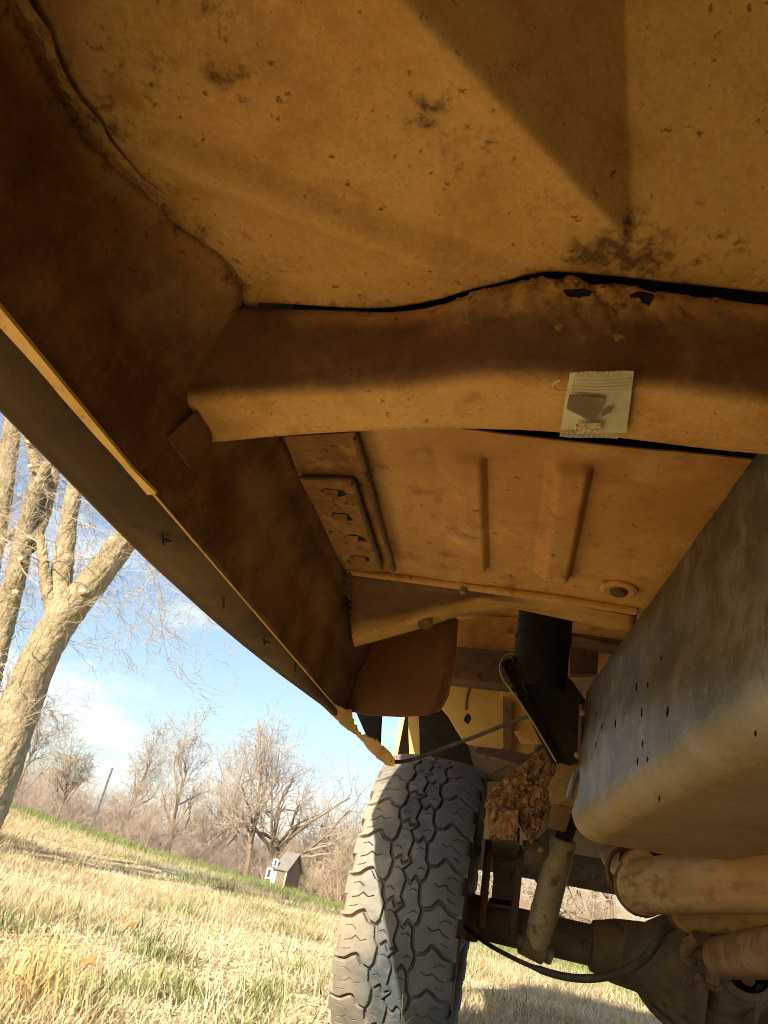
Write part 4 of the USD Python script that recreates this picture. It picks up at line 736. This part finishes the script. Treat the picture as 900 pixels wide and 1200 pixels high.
# ------------------------------------------------------------------ trees
def grow(out, p, d, L, r, lev, spec, rng):
    nseg = spec['seg'][lev]; P = [np.array(p, float)]; d = np.array(d, float)
    for k in range(nseg):
        d = d + rng.normal(0, spec['wander'][lev], 3) + np.array([0, 0, spec['up'][lev]]); d /= np.linalg.norm(d); P.append(P[-1] + d * L / nseg)
    P = np.array(P); rr = r * np.linspace(1, spec['taper'][lev], nseg + 1)
    out[lev].append((P, rr))
    if lev + 1 >= len(spec['n']): return
    for k in range(spec['n'][lev]):
        t = rng.uniform(spec['from'][lev], 1.0); f = t * nseg; i0 = min(int(f), nseg - 1); q = P[i0] + (P[i0 + 1] - P[i0]) * (f - i0)
        ax = np.cross(d, rng.normal(0, 1, 3)); ax /= np.linalg.norm(ax); ang = math.radians(rng.uniform(*spec['angle'][lev]))
        dl = P[i0 + 1] - P[i0]; dl /= np.linalg.norm(dl); nd = dl * math.cos(ang) + ax * math.sin(ang)
        grow(out, q, nd, L * rng.uniform(*spec['len'][lev]), max(spec['rmin'], np.interp(t, [0, 1], [rr[0], rr[-1]]) * rng.uniform(.42, .68)), lev + 1, spec, rng)
OAK = dict(seg=[5, 7, 6, 4, 3], wander=[.06, .17, .22, .26, .28], up=[.02, .07, .08, .06, .03], taper=[.62, .28, .3, .4, .5], n=[9, 8, 6, 3, 0], angle=[(28, 82), (25, 60), (25, 60), (25, 60), (0, 0)],
           len=[(1.1, 1.9), (.36, .62), (.40, .62), (.45, .7), (0, 0)], rmin=.0115)
OAK['from'] = [.55, .25, .2, .2, 0]
SLIM = dict(OAK); SLIM.update(n=[16, 7, 5, 3, 0], angle=[(25, 55), (25, 55), (25, 55), (25, 60), (0, 0)], up=[.03, .10, .08, .05, .03], len=[(.30, .52), (.42, .68), (.45, .66), (.5, .7), (0, 0)], taper=[.25, .3, .3, .4, .5]); SLIM['from'] = [.25, .25, .2, .2, 0]
BRUSH = dict(seg=[5, 4, 3, 3], wander=[.12, .2, .25, .2], up=[.04, .06, .05, .02], taper=[.3, .3, .4, .5], n=[8, 5, 4, 0], angle=[(20, 50), (25, 55), (25, 55), (0, 0)], len=[(.35, .6), (.4, .65), (.4, .7), (0, 0)], rmin=.007)
BRUSH['from'] = [.15, .2, .2, 0]
def tubes(lst, sides):                              # many branches at once, grouped by their number of points
    VV, FF, m = [], [], 0
    for n in sorted({len(P) for P, _ in lst}):
        P = np.array([q for q, _ in lst if len(q) == n]); r = np.array([w for q, w in lst if len(q) == n]); B = len(P)
        T = np.gradient(P, axis=1); T /= np.maximum(np.linalg.norm(T, axis=2, keepdims=True), 1e-9)
        U = np.cross(T, np.array([0.613, 0.271, 0.742])); U /= np.maximum(np.linalg.norm(U, axis=2, keepdims=True), 1e-9); W = np.cross(T, U)
        a = np.arange(sides) / sides * 2 * np.pi
        V = P[:, :, None] + r[:, :, None, None] * (np.cos(a)[:, None] * U[:, :, None] + np.sin(a)[:, None] * W[:, :, None])
        i = np.arange(n - 1)[:, None] * sides; j = np.arange(sides)[None]; k = (j + 1) % sides
        f = np.concatenate([np.stack([i + j, i + k, i + sides + k], -1).reshape(-1, 3), np.stack([i + j, i + sides + k, i + sides + j], -1).reshape(-1, 3)])
        FF.append((f[None] + (np.arange(B) * n * sides)[:, None, None]).reshape(-1, 3) + m); VV.append(V.reshape(-1, 3)); m += V.size // 3
    return tm(np.concatenate(VV), np.concatenate(FF))
def make_tree(spec, h, r, seed, lean=(0, 0)):
    rng = np.random.default_rng(seed); out = [[] for _ in range(5)]
    grow(out, (0, 0, -.1), np.array([lean[0], lean[1], 1.0]), h, r, 0, spec, rng)
    lv = [l for l in out[1:] if l]
    ms = [tubes(l, (6, 4, 3, 3)[i]) for i, l in enumerate(lv)]
    return tubes(out[0], 9), ms
def place(px, d):                                   # a spot on the land, d metres away, in the direction of a place in the photograph
    r = ray(*px); r = r[:2] / np.linalg.norm(r[:2]) * d; return np.array([r[0], r[1], float(land(np.array([r[0]]), np.array([r[1]]))[0])])
TREES = [  # name, spec, spot, distance, trunk length, trunk radius, seed, lean, label
 ('broad_tree', OAK, (325, 1000), 56, 4.2, .42, 4, (-.05, 0), 'broad bare spreading tree rising right behind the small shed'),
 ('bare_tree', SLIM, (296, 1000), 54, 9.2, .26, 11, (-.12, 0), 'tall bare tree with a crooked trunk just left of the small shed'),
 ('bare_tree', SLIM, (203, 985), 58, 8.0, .24, 15, (.0, 0), 'bare tree midway between the thin fence post and the shed'),
 ('bare_tree', SLIM, (66, 955), 60, 6.4, .20, 17, (.05, 0), 'lone small round-crowned bare tree between big leaning trunk and fence post'),
 ('bare_tree', OAK, (236, 995), 64, 3.0, .26, 21, (-.1, 0), 'low spreading bare tree right of the fence post, branches near ground'),
 ('bare_tree', OAK, (160, 975), 66, 2.6, .22, 25, (.1, 0), 'low twiggy bare tree just right behind the fence post'),
 ('bare_tree', OAK, (408, 1040), 60, 3.2, .28, 27, (.1, 0), 'bare tree half hidden behind the left edge of the tyre'),
 ('bare_tree', SLIM, (18, 930), 62, 7.5, .22, 31, (.0, 0), 'bare tree partly hidden behind the leaning trunk at the left'),
 ('bare_tree', OAK, (578, 1060), 52, 3.0, .25, 33, (-.3, 0), 'bare tree seen between the tyre and the leaf spring'),
 ('bare_tree', OAK, (735, 1075), 40, 3.0, .30, 37, (-.9, .1), 'leaning bare tree seen between shock absorber and muffler'),
 ('bare_tree', OAK, (655, 1070), 58, 3.0, .26, 39, (.2, 0), 'bare tree seen just left of the shock absorber above the axle'),
 ('bare_tree', SLIM, (140, 975), 70, 9.5, .22, 51, (.1, 0), 'slender bare tree just right of the fence post, behind the low twiggy one'),
 ('bare_tree', SLIM, (262, 998), 68, 10.5, .25, 53, (-.05, 0), 'tall fine-branched bare tree left of the crooked-trunked one'),
 ('bare_tree', OAK, (372, 1030), 66, 3.6, .28, 57, (.1, 0), 'broad bare tree in the brush between the shed and the tyre'),
 ('bare_tree', SLIM, (470, 1050), 58, 8.5, .24, 43, (0, 0), 'bare tree seen through the gap above the tyre'),
]
for nm, spec, spot, d, h, r, seed, lean, lab in TREES:
    base = place(spot, d); trunk, ms = make_tree(spec, h * .84, r * .85, seed, lean)
    t = thing(nm, base, lab, 'tree')
    for m in [trunk] + ms: m.vertices += base
    obj('trunk', trunk, 'far_bark', t)
    obj('limbs', ms[0], 'far_bark', t, smooth=False); obj('crown', cat(*ms[1:]), 'far_twig', t, smooth=False)

# brush and saplings filling the wood edge: nobody could count them
def points(name, protos, P, yaw, sc, ids, mats, **tags):
    p = numbered('/World', name); pi = UsdGeom.PointInstancer.Define(stage, p)
    tg = []
    for n, m in enumerate(protos):
        q = f'{p}/protos/kind_{n:03d}'; usdkit.mesh(stage, q, (m.vertices, m.faces), MATS[mats[n]]); tg.append(q)
    pi.CreatePrototypesRel().SetTargets(tg); pi.CreateProtoIndicesAttr(Vt.IntArray.FromNumpy(np.asarray(ids, np.int32)))
    pi.CreatePositionsAttr(Vt.Vec3fArray.FromNumpy(np.asarray(P, np.float32)))
    pi.CreateScalesAttr(Vt.Vec3fArray.FromNumpy(np.repeat(np.asarray(sc, np.float32)[:, None], 3, 1)))
    pi.CreateOrientationsAttr(Vt.QuathArray([Gf.Quath(float(math.cos(a / 2)), 0, 0, float(math.sin(a / 2))) for a in yaw]))
    return tag(pi.GetPrim(), **tags)
br = []
for s in range(6):
    rng = np.random.default_rng(500 + s); out = [[] for _ in range(5)]
    for q in range(5): grow(out, (rng.normal(0, .6), rng.normal(0, .6), -.2), (rng.normal(0, .18), rng.normal(0, .18), 1), rng.uniform(2.2, 4.2), .03, 0, BRUSH, rng)
    br.append(cat(*[tubes(l, 3) for l in out if l]))
rng = np.random.default_rng(77); P, Yw, Sc, Id = [], [], [], []
for q in range(400):
    a = math.radians(rng.uniform(-46, 22)); d = rng.uniform(48, 90)
    x, y = d * math.sin(a), d * math.cos(a); azd = math.degrees(a)
    P.append((x, y, 0)); Yw.append(rng.uniform(0, 6.28)); right = azd > -14
    Sc.append(rng.uniform(.45, .95) * (1.4 if right else 1.0) * (d / 66)); Id.append(rng.integers(0, 3) + (3 if (not right) and rng.random() < .8 else 0))
P = np.array(P); P[:, 2] = land(P[:, 0], P[:, 1])
points('brush_thicket', br, P, Yw, Sc, Id, ['brush_twig'] * 3 + ['brush_pink'] * 3, kind='stuff', label='pinkish brown leafless thicket along the far edge of the field', category='thicket')

# the near tree on the left: several stems from one stool, out of the frame below
def stem(path, r0, r1, n=26):
    P = np.array([at(a, b, 'y', y) for a, b, y in path]); P = curve(P, n); return P, np.linspace(r0, r1, n)
stool = place((-60, 1010), 7.6)
nt = thing('multi_stem_tree', stool, 'near grey-yellow multi-stemmed tree with rough bark leaning over the field at left', 'tree')
KY = 6.3
stems = [
 ([(-100, 1075, KY), (-40, 985, KY), (0, 893, KY), (28, 815, KY), (62, 742, KY), (108, 682, KY + .05), (150, 628, KY + .1), (196, 575, KY + .15), (250, 505, KY + .2)], .27, .10),
 ([(62, 742, KY), (68, 712, KY), (74, 660, KY), (82, 600, KY), (92, 548, KY), (100, 490, KY)], .135, .065),
 ([(66, 722, KY), (55, 690, KY - .1), (50, 650, KY - .15), (46, 628, KY - .15)], .085, .045),
 ([(-95, 1060, KY + .3), (-40, 880, KY + .3), (2, 735, KY + .3), (22, 660, KY + .3), (36, 595, KY + .3), (44, 560, KY + .3), (38, 525, KY + .3), (33, 480, KY + .3), (28, 420, KY + .3)], .20, .052),
 ([(40, 578, KY + .3), (56, 545, KY + .25), (72, 520, KY + .2), (90, 490, KY + .2)], .075, .045),
 ([(36, 640, KY + .3), (50, 605, KY + .5), (62, 560, KY + .6), (70, 515, KY + .7), (80, 470, KY + .7)], .10, .055),
 ([(-100, 1060, KY + .7), (-50, 800, KY + .6), (-4, 620, KY + .6), (6, 560, KY + .6), (13, 510, KY + .6), (18, 470, KY + .6), (26, 400, KY + .6)], .19, .10),
 ([(140, 642, KY + .08), (158, 634, KY + .05), (175, 633, KY + 0), (205, 628, KY)], .06, .03),
 ([(-2, 640, KY + .6), (20, 622, KY + .45), (36, 618, KY + .35)], .05, .03)]
SB = dict(BRUSH); SB.update(seg=[6, 6, 5, 4], n=[4, 4, 3, 0], wander=[.2, .22, .25, .2], up=[-.03, -.05, -.05, -.03], rmin=.0021, len=[(.5, .85), (.45, .8), (.4, .7), (0, 0)])
rng = np.random.default_rng(12); tw = [[] for _ in range(5)]
for n, (path, r0, r1) in enumerate(stems):
    NS, NR = (56, 150) if n in (0, 3, 6) else (36, 90)
    PP, RR_ = stem(path, r0, r1, NR); P, R = stem(path, r0, r1, 44)
    m = tube(PP, RR_, NS, cap=True); ctr = PP[np.minimum(np.arange(len(m.vertices)) // NS, NR - 1)]; off = m.vertices - ctr
    nz = meshkit.fbm(m.vertices * np.array([5, 5, 2.0]), 3, 31 + n) - .5; v9 = m.vertices * np.array([26, 26, 7.0]) + 1.3 * (meshkit.fbm(m.vertices * 6, 2, 5) - .5)[:, None]
    furrow = np.abs(meshkit.fbm(v9, 3, 61 + n) - .5) * 2
    m.vertices = ctr + .86 * off * (1 + .16 * nz)[:, None] + off / np.maximum(np.linalg.norm(off, axis=1, keepdims=True), 1e-6) * (np.minimum(furrow, .45) * .032 - .008)[:, None]
    obj('trunk' if n == 0 else 'stem', m, 'bark', nt)
    for q in range(int(14 if n in (0, 3, 6) else 8)):
        f = rng.uniform(.3, 1.0); k = min(int(f * 43), 42); dirn = rng.normal(0, 1, 3); dirn[2] = abs(dirn[2]) * .5
        grow(tw, P[k], dirn, rng.uniform(.35, 1.05), rng.uniform(.0035, .008), 0, SB, rng)
for q in range(8):    # fine drooping sprays hanging right of the stems
    P0 = at(rng.uniform(150, 260), rng.uniform(610, 700), 'y', KY + rng.uniform(-.3, .4)); grow(tw, P0, (rng.normal(.5, .3), rng.normal(0, .4), -.5), rng.uniform(.5, 1.0), .005, 0, SB, rng)
obj('twigs', cat(*[tubes(l, 3) for l in tw if l]), 'pale_twig', nt, smooth=False)
knots = [lump(at(a, b, 'y', KY - .12 + y), (.035, .03, .03), n, 2, .3) for n, (a, b, y) in enumerate(((24, 655, .3), (18, 694, .3), (35, 547, .25), (97, 693, 0), (34, 518, .3), (131, 632, .1)))]
for m in knots: obj('branch_scar', m, 'straw_pale', nt)

# ------------------------------------------------------------------ fence post, shed, gravel
fb = place((106, 976), 20.0); ft = at(122, 911, 'y', fb[1])
fp = thing('fence_post', fb, 'thin dark metal fence post standing alone in the field', 'fence post')
hh = 1.55; ln = np.array([-.03, 0, 1.0])
obj('stake', cat(box(fb + ln * hh / 2, (.045, .012, hh)), box(fb + ln * hh / 2 + [0, .02, 0], (.012, .04, hh))), 'post_metal', fp)
obj('post_tip', box(fb + ln * (hh + .05), (.05, .05, .12), ch=.01), 'white_paint', fp)
for q in range(9): obj('stud', box(fb + ln * (.25 + .14 * q) + [0, -.014, 0], (.02, .02, .015)), 'post_metal', fp)

sb = place((328, 1026), 48.0); sd = thing('shed', sb, 'small dark wooden shed with white trimmed door and window under bare trees', 'shed')
ca = math.radians(16); ux, uy = np.array([math.cos(ca), math.sin(ca) * -1, 0]), np.array([math.sin(ca), math.cos(ca), 0]); AXS = np.array([ux, uy, [0, 0, 1]])
def sbox(x, y, z, sx, sy, sz): return box(sb + ux * x + uy * y + np.array([0, 0, z]), (sx, sy, sz), axes=AXS)
W_, Hs = .74, 1.45
bd = obj('wall', sbox(.15, .6, Hs / 2 - .1, W_, 1.6, Hs + .19), 'shed_board', sd)
for q in range(8): obj('board', sbox(.15 - W_ / 2 + (q + .5) * W_ / 8, -.212, Hs / 2 - .05, W_ / 8 - .02, .02, Hs), 'shed_board', bd)
rf = []
for s in (-1, 1):
    e = np.array([sb + ux * (.15 - W_ / 2 - .12) + uy * (.6 + s * .95) + [0, 0, Hs - .05], sb + ux * (.15 + W_ / 2 + .12) + uy * (.6 + s * .95) + [0, 0, Hs - .05], sb + ux * (.15 + W_ / 2 + .12) + uy * .6 + [0, 0, Hs + .95], sb + ux * (.15 - W_ / 2 - .12) + uy * .6 + [0, 0, Hs + .95]])
    rf.append(plate(e, .06))
obj('roof', rf[0], 'shed_roof', sd); obj('roof', rf[1], 'shed_roof', sd)
for x in (.15 - W_ / 2, .15 + W_ / 2): obj('gable', plate([sb + ux * x + uy * -.2 + [0, 0, Hs], sb + ux * x + uy * 1.4 + [0, 0, Hs], sb + ux * x + uy * .6 + [0, 0, Hs + .85]], .04), 'shed_board', sd)
obj('door', sbox(-.24, -.235, .65, .26, .03, 1.25), 'white_paint', sd)
def frame(x, z, w, h, y=-.24, t=.09): return cat(sbox(x - w / 2, y, z, t, .04, h), sbox(x + w / 2, y, z, t, .04, h), sbox(x, y, z + h / 2, w + t, .042, t), sbox(x, y, z - h / 2, w + t, .042, t))
w1 = obj('window_frame', frame(-.60, 1.1, .30, .50), 'white_paint', sd); obj('pane', sbox(-.60, -.235, 1.1, .26, .012, .46), 'glass_dark', w1)
obj('side_wall', sbox(-.62, -.1, .7, .5, .1, 1.6), 'shed_board', sd)
w2 = obj('window_frame', frame(-.30, Hs + .25, .26, .34, -.30), 'white_paint', sd); obj('pane', sbox(-.30, -.29, Hs + .25, .24, .012, .3), 'glass_dark', w2)
obj('corner_post', sbox(.15 + W_ / 2, -.22, Hs / 2, .09, .05, Hs), 'straw_pale', sd)

for nm, cs, lab in (('gravel_patch', [(196, 1013), (214, 1012), (262, 1025), (264, 1032), (236, 1031), (205, 1024), (185, 1018)], 'grey patch of bare gravel lying across the dry field'),):
    Pg = []
    for a, b in cs:
        r = ray(a, b); t = .5
        for t in np.linspace(3, 40, 1500):
            q = EYE + r / np.linalg.norm(r) * t
            if q[2] < land(q[:1], q[1:2])[0] + .03: break
        Pg.append(q)
    pg = Polygon([(q[0], q[1]) for q in Pg]).buffer(.05); mn = pg.bounds; nx_, ny_ = 60, 60
    gx, gy = np.meshgrid(np.linspace(mn[0], mn[2], nx_), np.linspace(mn[1], mn[3], ny_), indexing='ij')
    from shapely import contains_xy
    ins = contains_xy(pg, gx, gy); gz = land(gx, gy) + .02 + .03 * (meshkit.fbm(np.stack([gx, gy, 0 * gx], -1) * 5, 3, 3)); idx = np.arange(nx_ * ny_).reshape(nx_, ny_)
    ok = ins[:-1, :-1] & ins[1:, :-1] & ins[1:, 1:] & ins[:-1, 1:]
    a, b, c, d = idx[:-1, :-1][ok], idx[1:, :-1][ok], idx[1:, 1:][ok], idx[:-1, 1:][ok]
    obj(nm, (np.stack([gx, gy, gz], -1).reshape(-1, 3), np.concatenate([np.stack([a, b, c], -1), np.stack([a, c, d], -1)])), 'gravel_grey', kind='structure', label=lab)

# ------------------------------------------------------------------ grass
def clump(seed, n, h, spread, lean, w, kink=.5):
    rng = np.random.default_rng(seed); V, Fc = [], []
    for q in range(n):
        b = np.array([rng.normal(0, spread), rng.normal(0, spread), -.01]); a = rng.uniform(0, 6.283); L = h * rng.uniform(.45, 1.15); ln_ = abs(rng.normal(lean, lean * .45))
        dirh = np.array([math.cos(a), math.sin(a), 0]); sw = np.array([-math.sin(a + rng.normal(0, .7)), math.cos(a), 0]) * w * rng.uniform(.5, 1.2)
        p = [b]; d = np.array([0, 0, 1.0]) + dirh * ln_ * .6
        for k in range(3):
            d = d / np.linalg.norm(d); p.append(p[-1] + d * L / 3); d = d + dirh * ln_ * kink + rng.normal(0, .18, 3) - [0, 0, kink * ln_ * .6]
        m = len(V)
        for k, ww in enumerate((.8, 1, .7)): V += [p[k] - sw * ww / 2, p[k] + sw * ww / 2]
        V.append(p[3]); Fc += [(m, m + 1, m + 3), (m, m + 3, m + 2), (m + 2, m + 3, m + 5), (m + 2, m + 5, m + 4), (m + 4, m + 5, m + 6)]
    V = np.array(V); V[:, 2] = np.maximum(V[:, 2], .002 + .01 * ((np.arange(len(V)) * 7919) % 13) / 13)
    return tm(V, Fc)
def scatter(n, r0, r1, a0, a1, seed, keep=None, power=1.0):
    rng = np.random.default_rng(seed); u = rng.random(n); r = (r0 ** power + u * (r1 ** power - r0 ** power)) ** (1 / power); a = np.radians(rng.uniform(a0, a1, n))
    x, y = r * np.sin(a), r * np.cos(a); k = np.ones(n, bool) if keep is None else keep(x, y, r, np.degrees(a), rng)
    P = np.stack([x, y, land(x, y)], 1)[k]; return P, r[k], rng
mats_s = ['straw', 'straw', 'straw_pale', 'straw_pale', 'straw_grey', 'straw', 'straw_pale', 'straw_grey']
protos = [clump(40 + k, 60, (.075, .095, .085, .065, .08, .12, .065, .09)[k], .060, (1.8, 1.5, 2.2, 2.6, 2.0, 1.1, 2.8, 1.9)[k], .0032) for k in range(8)]
def nt_tyre(x, y): return ~((np.abs(x - TC[0]) < .15) & (np.abs(y - TC[1]) < .22))
def patch(x, y, s, f): return meshkit.fbm(np.stack([x * f, y * f, 0 * x], -1), 3, s)
P, r, rng = scatter(17000, 1.4, 20, -38, 13, 3, keep=lambda x, y, r, a, g: nt_tyre(x, y) & (r < green_from(a) + 1.5) & ((a < -7) | (a > -4)), power=.85)
Sc = rng.uniform(.7, 1.25, len(P)) * (1 + .03 * r); pid = np.where(patch(P[:, 0], P[:, 1], 4, .8) > .52, rng.choice([2, 3, 6, 0, 4], len(P)), rng.choice([0, 1, 5, 4, 7, 2], len(P)))
points('dry_grass', protos, P, rng.uniform(0, 6.28, len(P)), Sc, pid, mats_s, kind='stuff', label='matted dry straw-coloured grass covering the field', category='grass')
gp = [clump(80 + k, 34, (.05, .07, .10)[k], .04, .8, .0045) for k in range(3)]
P1, r1, rng = scatter(6000, 1.6, 14, -38, 13, 13, keep=lambda x, y, r, a, g: nt_tyre(x, y) & (patch(x, y, 24, 1.3) > .60), power=.9)
P2, r2, rng2 = scatter(9000, 8, 25, -38, 13, 14, keep=lambda x, y, r, a, g: (r > green_from(a) - 1 + g.normal(0, .8, len(r))), power=1.0)
tufts = []
for (a, b) in ((207, 1068), (200, 1066), (214, 1070), (90, 1072), (105, 1068), (198, 1118), (203, 1124), (20, 1085), (230, 1060), (150, 1160), (330, 1160), (355, 1140), (310, 1170), (90, 1180)):
    c = at(a, b, 'z', .02)
    for q in range(14): tufts.append(c + [rng.normal(0, .05 * c[1] / 3), rng.normal(0, .08 * c[1] / 3), 0])
P3 = np.array(tufts); P3[:, 2] = land(P3[:, 0], P3[:, 1]); P = np.vstack([P1, P2, P3]); rr_ = np.hypot(P[:, 0], P[:, 1])
points('green_grass', gp, P, rng.uniform(0, 6.28, len(P)), rng.uniform(.7, 1.2, len(P)) * (1 + .05 * rr_), rng.integers(0, 3, len(P)), ['green_blade'] * 3, kind='stuff', label='fresh green grass tufts among the straw and along the field edge', category='grass')
og = []
for q in range(20):
    c = at(rng.normal(40, 24), rng.normal(1165, 22), 'z', .02); og.append(c)
P = np.array(og); P[:, 2] = land(P[:, 0], P[:, 1])
points('orange_grass', [clump(120 + k, 40, .15, .04, 1.0, .0045) for k in range(2)], P, rng.uniform(0, 6.28, len(P)), rng.uniform(.8, 1.2, len(P)), rng.integers(0, 2, len(P)), ['straw_orange'] * 2, kind='stuff', label='orange-yellow tussock of dead grass', category='grass')
# single tall stalks and dead leaves that can be picked out
for n, (b0_, b1_, lab) in enumerate((((256, 1215), (262, 1062), 'tallest thin dry stalk, upright, in the grass midway between the tyre and the left'),
                                     ((243, 1195), (247, 1098), 'short dry stalk just left of the tallest stalk'),
                                     ((286, 1215), (287, 1130), 'dry stalk just right of the tallest stalk'),
                                     ((332, 1215), (335, 1140), 'dry stalk standing nearest the left side of the tyre'),
                                     ((468, 1225), (472, 1165), 'dry stalk standing right in front of the tyre'))):
    y = 1.95 if n != 4 else 1.86; p0, p1 = at(*b0_, 'y', y), at(*b1_, 'y', y); p0 = p0.copy(); p0[2] = 0.0
    m = tube(curve([p0, (p0 + p1) / 2 + [.006, 0, 0], p1], 10), np.linspace(.0022, .0008, 10), 5)
    blades = [plate([p0 + (p1 - p0) * f, p0 + (p1 - p0) * (f + .010), p0 + (p1 - p0) * (f + .14) + [s * .028, .01, .0]], .0006) for f, s in ((.3, 1), (.5, -1), (.72, 1))]
    obj('grass_stalk', cat(m, *blades), 'straw_pale', label=lab, category='grass stalk')
for n, (a, b, s, lab) in enumerate(((104, 1128, .024, 'largest orange dead leaf, curled, in the straw at the lower left'), (152, 1086, .022, 'brown dead leaf lying in the straw further back'), (143, 1079, .017, 'small brown dead leaf beside the other one further back'))):
    c = at(a, b, 'z', .045); t = np.linspace(-1, 1, 9); w = np.linspace(-1, 1, 7)
    G = np.array([[c + np.array([s * tt, .4 * s * ww * (1 - tt * tt) , s * (.35 * (1 - abs(tt)) + .9 * ww * (1 - tt * tt) * .6 + .25 * math.sin(tt * 4 + n))]) for ww in w] for tt in t])
    obj('dead_leaf', sheet(G, .0008), 'dead_leaf', label=lab, category='leaf')
